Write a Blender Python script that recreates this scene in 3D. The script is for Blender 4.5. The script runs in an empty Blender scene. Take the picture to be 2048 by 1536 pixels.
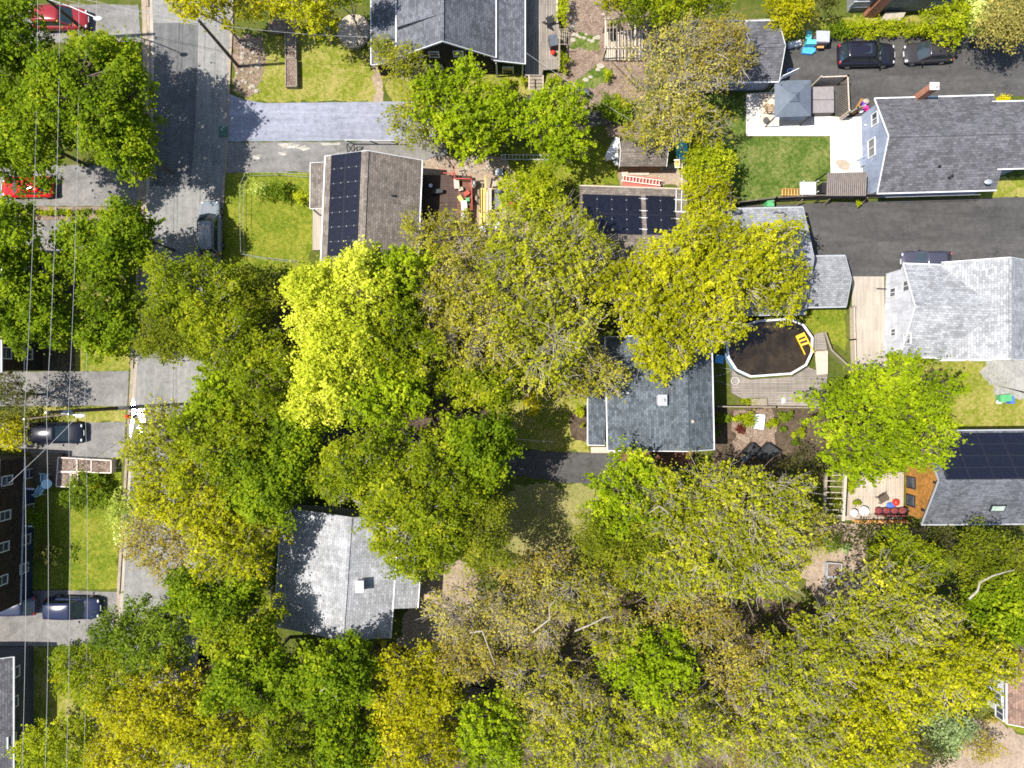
import bpy, math, random
import numpy as np
from mathutils import Vector, Matrix

# ------------------------------------------------------------------ camera, sky, sun, exposure
sc = bpy.context.scene
PXM, CAM_H = 23.0, 62.0                 # photo pixels per metre on the ground, camera height
cam_d = bpy.data.cameras.new('camera'); cam = bpy.data.objects.new('camera', cam_d)
sc.collection.objects.link(cam)
cam.location = (0, 0, CAM_H); cam.rotation_euler = (0, 0, 0)
cam_d.sensor_width = 36; cam_d.lens = PXM*CAM_H/2048*36
cam_d.clip_start = 1; cam_d.clip_end = 2000
sc.camera = cam
SUN_EL, SHADOW_DIR = math.radians(61), math.radians(3.7)
world = bpy.data.worlds.new('World'); sc.world = world; world.use_nodes = True
nt = world.node_tree; bg = nt.nodes['Background']
sky = nt.nodes.new('ShaderNodeTexSky'); sky.sky_type = 'NISHITA'; sky.sun_disc = False
sky.sun_elevation = SUN_EL; sky.sun_rotation = math.radians(-90) + SHADOW_DIR
nt.links.new(sky.outputs[0], bg.inputs[0]); bg.inputs[1].default_value = 0.115
sun_d = bpy.data.lights.new('sun', 'SUN'); sun_d.energy = 5.0; sun_d.angle = math.radians(0.5); sun_d.color = (1, .955, .88)
sun = bpy.data.objects.new('sun', sun_d); sc.collection.objects.link(sun)
ldir = Vector((math.cos(SUN_EL)*math.cos(SHADOW_DIR), math.cos(SUN_EL)*math.sin(SHADOW_DIR), -math.sin(SUN_EL)))
sun.rotation_euler = ldir.to_track_quat('-Z', 'Y').to_euler(); sun.location = (-40, 0, 60)
sc.view_settings.view_transform = 'Standard'; sc.view_settings.look = 'None'
sc.view_settings.exposure = 1.0; sc.view_settings.gamma = 1; sc.view_settings.use_curve_mapping = False
sc.render.engine = 'CYCLES'; sc.cycles.use_denoising = False; sc.cycles.filter_width = 1.7
sc.cycles.max_bounces = 6; sc.cycles.diffuse_bounces = 3; sc.cycles.transmission_bounces = 4; sc.cycles.transparent_max_bounces = 6
C = sc.collection
rng = np.random.default_rng(7); random.seed(7)

# ------------------------------------------------------------------ helpers
def P(px, py, z=0.0):                   # map position of a point at height z
    k = (1-z/CAM_H)/PXM
    return Vector(((px-1024)*k, (768-py)*k, z))
def RAY(px, py, p, n):                  # where the line of sight meets a plane (a wall, a roof slope)
    o = Vector((0, 0, CAM_H)); d = P(px, py, 0)-o; n = Vector(n)
    return o + d*((Vector(p)-o).dot(n)/d.dot(n))
ORI = {}
def tag(o, label=None, cat=None, group=None, kind=None):
    if label: o['label'] = label
    if cat: o['category'] = cat
    if group: o['group'] = group
    if kind: o['kind'] = kind
    return o
def thing(name, label, cat, loc, group=None):
    o = bpy.data.objects.new(name, None); C.objects.link(o); o.empty_display_size = .2
    o.location = loc; ORI[o.name] = Vector(loc)
    return tag(o, label, cat, group)
class MB:
    def __init__(s): s.v = []; s.f = []; s.mi = []; s.m = 0
    def poly(s, pts):
        b = len(s.v); s.v += [tuple(p) for p in pts]; s.f.append(tuple(range(b, b+len(pts)))); s.mi.append(s.m); return s
    def hexa(s, a):                     # 8 points: bottom ring then top ring
        b = len(s.v); s.v += [tuple(p) for p in a]
        for q in ((3,2,1,0),(4,5,6,7),(0,1,5,4),(1,2,6,5),(2,3,7,6),(3,0,4,7)):
            s.f.append(tuple(b+i for i in q)); s.mi.append(s.m)
        return s
    def box(s, c, x, y, z):             # centre and three half vectors
        c = Vector(c); x, y, z = Vector(x), Vector(y), Vector(z)
        return s.hexa([c-x-y-z, c+x-y-z, c+x+y-z, c-x+y-z, c-x-y+z, c+x-y+z, c+x+y+z, c-x+y+z])
    def bx(s, c, w, d, h, a=0.0):       # centre of the base, size, turn about z
        ca, sa = math.cos(a), math.sin(a); c = Vector(c)
        return s.box(c+Vector((0,0,h/2)), (ca*w/2, sa*w/2, 0), (-sa*d/2, ca*d/2, 0), (0,0,h/2))
    def bar(s, p, q, w, h=None):        # a bar of rectangular section from p to q
        p, q = Vector(p), Vector(q); d = q-p; L = d.length
        if L < 1e-6: return s
        d /= L; up = Vector((0,0,1)) if abs(d.z) < .95 else Vector((0,1,0))
        x = d.cross(up).normalized(); u = x.cross(d)
        return s.box((p+q)/2, x*w/2, d*L/2, u*(h or w)/2)
    def tube(s, p, q, r0, r1=None, k=8, caps=True):
        p, q = Vector(p), Vector(q); r1 = r0 if r1 is None else r1
        d = (q-p).normalized(); up = Vector((0,0,1)) if abs(d.z) < .95 else Vector((0,1,0))
        x = d.cross(up).normalized(); y = x.cross(d); b = len(s.v)
        for c, r in ((p, r0), (q, r1)):
            for i in range(k):
                a = 2*math.pi*i/k; s.v.append(tuple(c+x*(r*math.cos(a))+y*(r*math.sin(a))))
        for i in range(k):
            j = (i+1) % k; s.f.append((b+j, b+i, b+k+i, b+k+j)); s.mi.append(s.m)
        if caps:
            s.f.append(tuple(b+i for i in range(k))); s.f.append(tuple(b+k+i for i in reversed(range(k)))); s.mi += [s.m, s.m]
        return s
    def path(s, pts, r, k=6):
        for a, b in zip(pts[:-1], pts[1:]): s.tube(a, b, r, r, k)
        return s
    def slab(s, pts, t):                # a flat plate whose top outline is pts, t thick
        n = len(pts); pts = [Vector(p) for p in pts]; b = len(s.v)
        nr = sum(((pts[i]-pts[0]).cross(pts[(i+1) % n]-pts[0]) for i in range(1, n-1)), Vector((0,0,0)))
        if nr.z < 0: pts = pts[::-1]
        s.v += [tuple(p) for p in pts]+[tuple(p-Vector((0,0,t))) for p in pts]
        s.f.append(tuple(range(b, b+n))); s.f.append(tuple(range(b+2*n-1, b+n-1, -1))); s.mi += [s.m]*2
        for i in range(n):
            j = (i+1) % n; s.f.append((b+j, b+i, b+n+i, b+n+j)); s.mi.append(s.m)
        return s
    def ball(s, c, rx, ry=None, rz=None, k=10, j=6, jit=0.0, half=False):
        ry = ry or rx; rz = rz or rx; b = len(s.v); c = Vector(c); lo = 0 if half else -math.pi/2
        for a in range(j+1):
            t = lo+(math.pi/2-lo)*a/j
            for i in range(k):
                u = 2*math.pi*i/k; w = 1+random.uniform(-jit, jit)
                s.v.append((c.x+rx*w*math.cos(t)*math.cos(u), c.y+ry*w*math.cos(t)*math.sin(u), c.z+rz*w*math.sin(t)))
        for a in range(j):
            for i in range(k):
                q = (i+1) % k; s.f.append((b+a*k+i, b+a*k+q, b+a*k+k+q, b+a*k+k+i)); s.mi.append(s.m)
        return s
    def build(s, name, mat, parent=None, origin=None, smooth=False):
        o = ORI[parent.name] if parent is not None else Vector(origin if origin is not None else (0,0,0))
        me = bpy.data.meshes.new(name)
        me.from_pydata([(x-o.x, y-o.y, z-o.z) for x, y, z in s.v], [], s.f)
        for m in (mat if isinstance(mat, (list, tuple)) else [mat]): me.materials.append(m)
        if isinstance(mat, (list, tuple)): me.polygons.foreach_set('material_index', s.mi)
        uv = me.uv_layers.new(name='uv'); Z = Vector((0,0,1))
        for p in me.polygons:           # metres along the level direction and up the slope
            n = p.normal
            if abs(n.z) < .995 and n.length > .5:
                u = Z.cross(n).normalized(); w = n.cross(u)
            else: u, w = Vector((1,0,0)), Vector((0,1,0))
            for li in p.loop_indices:
                v = me.vertices[me.loops[li].vertex_index].co; uv.data[li].uv = (v.dot(u), v.dot(w))
            if smooth: p.use_smooth = True
        ob = bpy.data.objects.new(name, me); C.objects.link(ob)
        if parent is not None: ob.parent = parent
        else: ob.location = o
        ORI[ob.name] = o
        return ob

# ------------------------------------------------------------------ materials
MATS = {}
def nodes(name):
    m = bpy.data.materials.new(name); m.use_nodes = True; MATS[name] = m
    return m, m.node_tree, m.node_tree.nodes['Principled BSDF']
def N(t, kind, **kw):
    n = t.nodes.new(kind)
    for k, v in kw.items():
        if k.startswith('i_'): n.inputs[k[2:].replace('_', ' ')].default_value = v
        else: setattr(n, k, v)
    return n
def noise(t, vec, scale, detail=4, rough=.6):
    n = N(t, 'ShaderNodeTexNoise', i_Scale=scale, i_Detail=detail, i_Roughness=rough); t.links.new(vec, n.inputs['Vector']); return n.outputs['Fac']
def ramp(t, fac, stops):
    r = N(t, 'ShaderNodeValToRGB'); e = r.color_ramp.elements
    while len(e) < len(stops): e.new(.5)
    for el, (p, c) in zip(e, stops): el.position = p; el.color = (*c, 1)
    t.links.new(fac, r.inputs[0]); return r.outputs[0]
def mixc(t, a, b, fac, mode='MIX'):
    m = N(t, 'ShaderNodeMix', data_type='RGBA', blend_type=mode)
    for sock, v in ((m.inputs[0], fac), (m.inputs[6], a), (m.inputs[7], b)):
        if isinstance(v, (int, float)): sock.default_value = v
        elif isinstance(v, tuple): sock.default_value = (*v, 1)
        else: t.links.new(v, sock)
    return m.outputs[2]
def bump(t, bsdf, h, strength, dist=.02):
    b = N(t, 'ShaderNodeBump', i_Strength=strength, i_Distance=dist); t.links.new(h, b.inputs['Height']); t.links.new(b.outputs[0], bsdf.inputs['Normal'])
def sc3(c, k): return tuple(min(1, x*k) for x in c)
def coords(t, uv=False):
    n = N(t, 'ShaderNodeTexCoord')
    return n.outputs['UV'] if uv else n.outputs['Object']
def plain(name, c, rough=.7, var=.18, scale=2.5, spec=.3, metal=0, bm=0, coat=0, fine=25):
    m, t, b = nodes(name); v = coords(t)
    f1 = noise(t, v, scale); f2 = noise(t, v, fine, 2)
    a = ramp(t, f1, [(.3, sc3(c, 1-var)), (.7, sc3(c, 1+var))])
    col = mixc(t, a, ramp(t, f2, [(.3, (1-var,)*3), (.7, (1,)*3)]), .8, 'MULTIPLY')
    t.links.new(col, b.inputs['Base Color'])
    b.inputs['Roughness'].default_value = rough; b.inputs['Specular IOR Level'].default_value = spec; b.inputs['Metallic'].default_value = metal
    b.inputs['Coat Weight'].default_value = coat
    if bm: bump(t, b, f2, bm)
    return m
def ground_mat(name, stops, scale=.35, fine=14, bm=.5, speck=None, rough=.95):
    m, t, b = nodes(name); v = coords(t)
    f1 = noise(t, v, scale, 6, .65); f2 = noise(t, v, fine, 3, .7); f3 = noise(t, v, fine*.18, 4, .65)
    mx = N(t, 'ShaderNodeMath', operation='MULTIPLY_ADD'); t.links.new(f3, mx.inputs[0]); mx.inputs[1].default_value = .55
    ad = N(t, 'ShaderNodeMath', operation='MULTIPLY'); t.links.new(f1, ad.inputs[0]); ad.inputs[1].default_value = .55; t.links.new(ad.outputs[0], mx.inputs[2])
    col = ramp(t, mx.outputs[0], stops)
    col = mixc(t, col, ramp(t, f2, [(.28, (.45,)*3), (.5, (.95,)*3), (.72, (1.0,)*3)]), 1.0, 'MULTIPLY')
    if speck:
        f4 = noise(t, v, fine*1.3, 2, .5); col = mixc(t, col, speck, ramp(t, f4, [(.6, (0,)*3), (.68, (1,)*3)]))
    t.links.new(col, b.inputs['Base Color']); b.inputs['Roughness'].default_value = rough; b.inputs['Specular IOR Level'].default_value = .15
    bump(t, b, f2, bm, .05); return m
def asphalt(name, c, rough=.85, streak=.3, crack=False, stretch=(1, 1, 1), spec=.3):
    m, t, b = nodes(name); v = coords(t)
    mp = N(t, 'ShaderNodeMapping'); mp.inputs['Scale'].default_value = stretch; t.links.new(v, mp.inputs[0])
    f1 = noise(t, mp.outputs[0], .5, 6, .65); f2 = noise(t, v, 22, 3, .8); f3 = noise(t, v, 2.2, 4, .6)
    a = ramp(t, f1, [(.3, sc3(c, 1-streak)), (.7, sc3(c, 1+streak))])
    col = mixc(t, a, ramp(t, f2, [(.3, (.62,)*3), (.7, (1.12,)*3)]), 1., 'MULTIPLY')
    f4 = noise(t, v, .23, 7, .75); f5 = noise(t, mp.outputs[0], 1.7, 5, .7)
    col = mixc(t, col, ramp(t, f3, [(.3, (.8,)*3), (.6, (1.06,)*3)]), 1., 'MULTIPLY')
    col = mixc(t, col, ramp(t, f4, [(.36, (.72,)*3), (.46, (1.,)*3), (.6, (1.05,)*3), (.68, (1.22,)*3)]), 1., 'MULTIPLY')
    col = mixc(t, col, ramp(t, f5, [(.35, (.9,)*3), (.5, (1.,)*3), (.66, (1.14,)*3)]), 1., 'MULTIPLY')
    if crack:
        vo = N(t, 'ShaderNodeTexVoronoi', feature='DISTANCE_TO_EDGE', i_Scale=.28)
        w = N(t, 'ShaderNodeTexNoise', i_Scale=1.6); t.links.new(v, w.inputs['Vector'])
        ww = N(t, 'ShaderNodeMix', data_type='VECTOR'); ww.inputs[0].default_value = .22; t.links.new(v, ww.inputs[4]); t.links.new(w.outputs['Color'], ww.inputs[5])
        t.links.new(ww.outputs[1], vo.inputs['Vector'])
        col = mixc(t, col, sc3(c, .4), ramp(t, vo.outputs['Distance'], [(0.0, (.75,)*3), (.012, (0,)*3)]))
    t.links.new(col, b.inputs['Base Color']); b.inputs['Roughness'].default_value = rough; b.inputs['Specular IOR Level'].default_value = spec
    bump(t, b, f2, .35, .02); return m
def courses(name, c, w=.34, h=.19, var=.3, mortar=.5, msize=.012, rough=.9, rot=0, stain=.3, bm=.5, c2=None, spec=.2, off=.5):
    """shingles, siding, boards or bricks laid in courses, from the surface's own metre coordinates"""
    m, t, b = nodes(name); v = coords(t, True); v3 = coords(t)
    mp = N(t, 'ShaderNodeMapping'); mp.inputs['Rotation'].default_value = (0, 0, rot); t.links.new(v, mp.inputs[0])
    br = N(t, 'ShaderNodeTexBrick', i_Scale=1.0, i_Mortar_Size=msize, i_Mortar_Smooth=.3, i_Brick_Width=w, i_Row_Height=h, i_Bias=0.0); br.offset = off
    br.inputs['Color1'].default_value = (*sc3(c, 1-var), 1); br.inputs['Color2'].default_value = (*sc3(c2 or c, 1+var), 1); br.inputs['Mortar'].default_value = (*sc3(c, mortar), 1)
    t.links.new(mp.outputs[0], br.inputs['Vector'])
    f1 = noise(t, v3, .6, 5, .65); f2 = noise(t, v3, 30, 2, .7)
    ms = N(t, 'ShaderNodeMapping'); ms.inputs['Scale'].default_value = (2.6, .3, 1); t.links.new(v, ms.inputs[0]); f3 = noise(t, ms.outputs[0], 1.0, 5, .7)
    col = mixc(t, br.outputs['Color'], ramp(t, f1, [(.3, (1-stain,)*3), (.65, (1.06,)*3)]), 1., 'MULTIPLY')
    col = mixc(t, col, ramp(t, f2, [(.3, (.8,)*3), (.7, (1.08,)*3)]), 1., 'MULTIPLY')
    col = mixc(t, col, ramp(t, f3, [(.32, (1-stain*.8,)*3), (.5, (1.,)*3), (.7, (1+stain*.4,)*3)]), 1., 'MULTIPLY')
    t.links.new(col, b.inputs['Base Color']); b.inputs['Roughness'].default_value = rough; b.inputs['Specular IOR Level'].default_value = spec
    inv = N(t, 'ShaderNodeMath', operation='SUBTRACT'); inv.inputs[0].default_value = 1; t.links.new(br.outputs['Fac'], inv.inputs[1])
    bump(t, b, inv.outputs[0], bm, .02); return m
def leaf_mat(name, stops, trans=.35, rough=.5):
    m, t, b = nodes(name)
    at = N(t, 'ShaderNodeAttribute', attribute_name='tint'); col = ramp(t, at.outputs['Fac'], stops)
    t.links.new(col, b.inputs['Base Color']); b.inputs['Roughness'].default_value = .6; b.inputs['Specular IOR Level'].default_value = .1
    tr = N(t, 'ShaderNodeBsdfTranslucent'); t.links.new(mixc(t, col, (1.15, 1.1, .5), 1., 'MULTIPLY'), tr.inputs[0])
    mx = N(t, 'ShaderNodeMixShader'); mx.inputs[0].default_value = trans
    t.links.new(b.outputs[0], mx.inputs[1]); t.links.new(tr.outputs[0], mx.inputs[2])
    t.links.new(mx.outputs[0], t.nodes['Material Output'].inputs[0]); return m
def glass_mat(name, c, rough=.05, spec=.7):
    m, t, b = nodes(name); b.inputs['Base Color'].default_value = (*c, 1); b.inputs['Roughness'].default_value = rough; b.inputs['Specular IOR Level'].default_value = spec
    f = noise(t, coords(t), 3); t.links.new(ramp(t, f, [(.3, sc3(c, .7)), (.7, sc3(c, 1.3))]), b.inputs['Base Color']); return m

# surfaces of the ground
m_ground = ground_mat('rough_ground', [(.3, (.02, .035, .006)), (.5, (.06, .08, .01)), (.62, (.09, .095, .02)), (.75, (.13, .105, .05))])
m_lawn = ground_mat('lawn_green', [(.36, (.045, .078, .004)), (.5, (.105, .14, .008)), (.64, (.2, .2, .025))], .45, 16)
m_lawn_dk = ground_mat('lawn_deep', [(.36, (.022, .05, .005)), (.5, (.055, .095, .011)), (.66, (.16, .17, .05))], .5, 16)
m_lawn_yl = ground_mat('lawn_yellow', [(.36, (.06, .095, .006)), (.5, (.145, .165, .014)), (.64, (.27, .235, .07))], .45, 14)
m_straw = ground_mat('straw_grass', [(.35, (.1, .125, .02)), (.5, (.19, .185, .06)), (.7, (.27, .22, .11))], .35, 14)
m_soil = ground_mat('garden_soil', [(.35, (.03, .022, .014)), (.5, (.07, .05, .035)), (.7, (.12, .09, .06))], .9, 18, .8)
m_mulch = ground_mat('bark_mulch', [(.35, (.07, .045, .033)), (.5, (.15, .105, .078)), (.7, (.23, .17, .13))], .8, 11, .9, (.5, .4, .32))
m_dirt = ground_mat('pink_gravel', [(.35, (.13, .1, .07)), (.5, (.25, .19, .14)), (.7, (.36, .28, .21))], .6, 18, .5)
m_grey_gravel = ground_mat('grey_gravel', [(.35, (.13, .12, .11)), (.5, (.25, .24, .22)), (.7, (.34, .33, .3))], .6, 18, .6)
m_road = asphalt('road_asphalt', (.2, .195, .185), .9, .14, False, (1.6, .12, 1))
m_patch = asphalt('road_patch', (.11, .11, .11), .9, .2, False, (2.5, .15, 1))
m_drive_old = asphalt('drive_old', (.165, .157, .148), .9, .2)
m_drive_seal = asphalt('drive_sealed', (.215, .225, .275), .75, .12, False, (.12, 2.5, 1))  # sky reflected off the sealer is put into this pale blue base colour
m_drive_dk = asphalt('drive_dark', (.06, .057, .054), .8, .3, False, (.25, 1.4, 1))
m_conc = asphalt('concrete', (.62, .58, .53), .85, .1, False, (1, 1, 1), .2)
m_conc_strip = courses('concrete_ribbed', (.33, .29, .24), 2.2, .16, .1, .75, .012, .9, math.pi/2, .15, .2)
m_kerb = asphalt('kerb_concrete', (.28, .225, .17), .9, .25, False)
m_stone = plain('garden_stone', (.33, .29, .23), .9, .25, 6, .2, 0, .5)
# roofs, walls, trim
m_rf_blue = courses('shingle_blue_grey', (.11, .115, .13))
m_rf_tan = courses('shingle_tan', (.165, .14, .12), .34, .2, .25)
m_rf_dark = courses('shingle_charcoal', (.112, .11, .12), .36, .2, .3)
m_rf_teal = courses('shingle_slate', (.082, .097, .112), .34, .2, .35)
m_rf_white = courses('shingle_pale', (.3, .305, .315), .36, .2, .24)
m_rf_pale2 = courses('shingle_silver', (.3, .305, .315), .36, .2, .2, .6, .012, .9, 0, .35)
m_rf_brown = courses('shingle_brown', (.2, .13, .1))
m_rf_garage = courses('shingle_light_grey', (.235, .24, .25), .36, .19, .2)
m_w_dark = courses('siding_black', (.032, .03, .026), 6, .2, .12, .55, .012)
m_w_brown = courses('siding_dark_brown', (.05, .036, .028), .4, .2, .3, .5)
m_w_navy = courses('siding_navy', (.03, .055, .12), 6, .15, .08, .6)
m_w_slate = courses('siding_slate_blue', (.075, .085, .11), 6, .15, .08, .6)
m_w_pale = courses('siding_pale_blue', (.26, .3, .4), 7, .15, .04, .8, .01)
m_w_white = courses('siding_white', (.52, .53, .57), 7, .18, .03, .85, .01)
m_w_cedar = courses('cedar_shingle', (.4, .19, .045), .2, .16, .25, .6)
m_w_tan = courses('siding_tan', (.2, .15, .085), 6, .15, .08, .6)
m_w_grey = courses('siding_grey_green', (.2, .21, .2), 6, .15, .08, .6)
m_brick = courses('red_brick', (.3, .135, .085), .24, .085, .3, 1.5, .012)
m_white = plain('white_paint', (.52, .52, .53), .5, .05); m_grey_tr = plain('grey_trim', (.3, .31, .33), .6, .1)
m_black = plain('black_metal', (.02, .02, .022), .45, .2); m_steel = plain('galvanised_steel', (.5, .51, .52), .4, .15, 4, .5, .6)
m_deck = courses('grey_deck_boards', (.23, .2, .17), 3.2, .145, .16, .3, .014, .85, math.pi/2, .25)
m_deck_h = courses('weathered_boards', (.24, .21, .18), 3.2, .145, .16, .3, .014, .85, 0, .25)
m_deck_warm = courses('warm_deck_boards', (.38, .32, .26), 3.2, .145, .12, .45, .012, .8, math.pi/2, .15)
m_deck_dk = courses('dark_deck_boards', (.075, .05, .042), 3.2, .145, .16, .35, .014, .8, 0)
m_deck_red = courses('red_deck_boards', (.16, .075, .05), 3.2, .145, .16, .4, .014, .8, 0)
m_wood = plain('weathered_wood', (.24, .2, .155), .85, .25, 5, .2, 0, .2); m_wood_pale = plain('pale_timber', (.42, .35, .28), .8, .18, 5, .2)
m_wood_y = plain('yellow_timber', (.6, .4, .13), .8, .22, 6, .2); m_wood_or = plain('orange_timber', (.55, .27, .09), .8, .2, 5, .2)
m_redpaint = plain('red_stain', (.36, .07, .05), .75, .2, 4, .2)
m_pv = glass_mat('photovoltaic_glass', (.008, .009, .017), .28, .25); m_pv_frame = plain('panel_frame', (.02, .02, .028), .4, .1, 4, .4)
m_glass = glass_mat('window_glass', (.05, .06, .075)); m_carglass = glass_mat('car_glass', (.02, .03, .035), .03, .9)
m_tyre = plain('tyre_rubber', (.015, .015, .015), .9); m_rim = plain('wheel_alloy', (.4, .4, .42), .3, .1, 4, .5, .8)
m_lamp_w = plain('clear_lamp', (.4, .41, .43), .2, .05, 3, .6); m_lamp_r = plain('red_lamp', (.4, .01, .01), .25, .1, 3, .6)
m_bark = plain('grey_bark', (.11, .09, .072), .95, .35, 5, .1, 0, .6); m_bark_w = plain('pale_bark', (.29, .255, .21), .9, .25, 5, .1, 0, .4)
m_pole = plain('creosoted_pole', (.12, .09, .065), .9, .3, 5, .15, 0, .4); m_wire = plain('line_wire', (.33, .33, .33), .5, .1, 3, .4, .2)
m_water = plain('pond_water', (.03, .021, .011), .03, .6, .5, .5, 0, 0, 0, 1.6); m_blue = plain('blue_plastic', (.06, .3, .62), .45, .12); m_teal = plain('teal_plastic', (.1, .45, .48), .5, .15)
m_yellow = plain('yellow_plastic', (.72, .4, .02), .4, .1); m_pink = plain('pink_plastic', (.7, .04, .3), .5, .15); m_purple = plain('purple_plastic', (.12, .03, .35), .5, .15)
m_red = plain('red_plastic', (.6, .03, .015), .4, .15); m_green_p = plain('green_plastic', (.08, .3, .12), .5, .15); m_cloth = plain('slate_canopy', (.105, .125, .155), .8, .12, 2)
m_cover = plain('brown_cover', (.2, .18, .18), .8, .12, 3); m_grill = plain('grill_cover', (.075, .085, .1), .6, .2, 3); m_navy_p = plain('blue_cloth', (.05, .12, .4), .7, .2, 6)
def paint(name, c): return plain(name, c, .16, .05, 1, .4, 0, 0, 0, 3)

# ------------------------------------------------------------------ the ground, road and driveways
def resample(pts, step, closed):
    out = []; n = len(pts)
    for i in range(n if closed else n-1):
        a, b = pts[i], pts[(i+1) % n]; k = max(1, int((b-a).length/step))
        out += [a+(b-a)*(j/k) for j in range(k)]
    if not closed: out.append(pts[-1])
    return out
def sheet(name, px, z, mat, jit=.0, step=.35):
    pts = [P(x, y, 0) for x, y in px]; cen = sum(pts, Vector())/len(pts)
    if jit >= .05: jit *= 1.9
    if jit:
        pts = resample(pts, step, True); r = random.Random(len(name)*31+len(px))
        pts = [p+Vector((r.gauss(0, jit), r.gauss(0, jit), 0)) for p in pts]
    b = MB(); pts = [Vector((p.x, p.y, z)) for p in pts]
    area = sum(pts[i].x*pts[(i+1) % len(pts)].y-pts[(i+1) % len(pts)].x*pts[i].y for i in range(len(pts)))
    b.poly(pts if area > 0 else pts[::-1])
    return tag(b.build(name, mat, None, Vector((cen.x, cen.y, 0))), kind='structure')
g = MB(); g.poly([(-300,-300,-.004), (300,-300,-.004), (300,300,-.004), (-300,300,-.004)]); tag(g.build('ground', m_ground), kind='structure')

LK = [(296,-60),(298,0),(300,70),(301,160),(298,290),(290,400),(279,560),(270,690),(264,800),(258,910),(248,1060),(242,1160),(233,1300),(222,1440),(212,1600)]
RK = [(466,-60),(463,0),(461,70),(457,140),(453,260),(445,380),(438,520),(431,690),(427,770),(421,880),(412,1020),(404,1160),(393,1300),(382,1440),(372,1600)]
sheet('road', LK+RK[::-1], .012, m_road)
sheet('road_patch', [(303,46),(397,47),(395,130),(390,250),(381,372),(293,373),(300,290),(302,160)], .017, m_patch, .02)
def kerb(name, line, w, side, h, mat, gaps=()):
    L = resample([P(x, y) for x, y in line], .6, False); b = MB()
    for a, c in zip(L[:-1], L[1:]):
        ypx = 768-(a.y+c.y)/2*PXM
        hh = .035 if any(g0 < ypx < g1 for g0, g1 in gaps) else h
        d = (c-a).normalized(); n = Vector((-d.y, d.x, 0))*side
        b.hexa([a, a+n*w, c+n*w, c, a+Vector((0,0,hh)), a+n*w+Vector((0,0,hh)), c+n*w+Vector((0,0,hh)), c+Vector((0,0,hh))] if side < 0 else
               [a+n*w, a, c, c+n*w, a+n*w+Vector((0,0,hh)), a+Vector((0,0,hh)), c+Vector((0,0,hh)), c+n*w+Vector((0,0,hh))])
    return tag(b.build(name, mat), kind='structure')
m_wet = plain('wet_asphalt', (.05, .05, .05), .1, .3, 2, .5, 0, .02)
sheet('puddle_gutter', [(262,800),(268,798),(271,815),(268,840),(263,872),(259,876),(258,850),(261,826)], .026, m_wet, .04, .2)
sheet('puddle_road', [(276,815),(286,812),(292,820),(290,836),(286,850),(285,868),(279,872),(276,850),(279,835)], .017, m_wet, .05, .2)
dl = [(8,82),(332,412),(440,505),(742,812),(845,915),(1184,1292)]
kerb('kerb_left', LK, .24, -1, .13, m_kerb, dl); kerb('kerb_right', RK, .22, 1, .13, m_kerb, [(190,345),(828,892)])
sheet('gutter_strip', [(x, y) for x, y in LK]+[(x+7, y) for x, y in LK[::-1]], .022, m_conc_strip)
sheet('pavement_verge', [(x-6, y) for x, y in LK if y < 480]+[(x-15, y) for x, y in LK[::-1] if y < 480], .02, m_kerb)
# driveways on the far side of the street
sheet('driveway_red_pickup', [(60,8),(276,10),(284,84),(120,86),(-60,82),(-60,8)], .016, m_drive_old, .02)
sheet('driveway_red_car', [(-60,328),(282,332),(275,412),(-60,412)], .016, m_drive_old, .02)
sheet('driveway_middle', [(-60,441),(270,440),(268,506),(-60,506)], .018, m_drive_old, .02)
sheet('driveway_brown_house', [(-60,744),(258,742),(255,812),(-60,812)], .016, m_drive_old, .02)
sheet('driveway_dark_car', [(-60,846),(252,844),(247,915),(110,916),(-60,880)], .018, m_drive_old, .02)
sheet('driveway_two_cars', [(-60,1184),(120,1180),(236,1184),(230,1292),(-60,1292)], .016, m_drive_old, .02)
# driveways on the near side
sheet('driveway_sealed', [(458,187),(490,200),(530,206),(640,205),(800,203),(1000,212),(1150,220),(1276,226),(1271,250),(1205,250),(1000,262),(800,279),(640,282),(453,283)], .024, m_drive_seal, .015)
sheet('driveway_worn', [(452,285),(640,284),(700,283),(880,276),(900,310),(700,344),(450,345)], .018, m_drive_old, .04)
sheet('driveway_end', [(1120,219),(1276,226),(1271,250),(1205,250),(1120,256)], .03, m_drive_dk, .015)
sheet('garden_path', [(1022,198),(1060,192),(1070,178),(1090,178),(1086,206),(1030,216)], .03, m_drive_dk, .015)
sheet('driveway_upper_right', [(1560,96),(1600,78),(1900,72),(2110,80),(2110,192),(1760,196),(1735,235),(1690,240),(1540,170)], .016, m_drive_dk, .02)
sheet('driveway_right', [(1480,412),(1760,402),(2110,392),(2110,548),(1768,553),(1600,553),(1480,520)], .018, m_drive_dk, .02)
sheet('driveway_centre', [(415,828),(700,848),(1000,893),(1090,903),(1182,905),(1390,905),(1390,968),(1130,966),(1000,946),(700,902),(412,886)], .016, m_drive_dk, .03)
sheet('patio', [(1492,187),(1548,184),(1660,232),(1690,236),(1735,232),(1740,345),(1661,346),(1660,272),(1492,272)], .026, m_conc)
sheet('patio_damp_stain', [(1670,322),(1680,318),(1692,320),(1702,328),(1700,338),(1688,342),(1678,337)], .031, plain('damp_concrete', (.3, .25, .19), .8), .04, .15)
sheet('patio_shade_slab', [(1519,188),(1548,186),(1548,240),(1622,240),(1622,250),(1519,250)], .031, plain('tan_slab', (.5, .42, .33), .85, .12))  # tan sheet laid in an L left of and below the gazebo
sheet('concrete_drive', [(1704,553),(1768,553),(1770,712),(1800,740),(1702,742)], .026, m_conc_strip)
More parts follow.
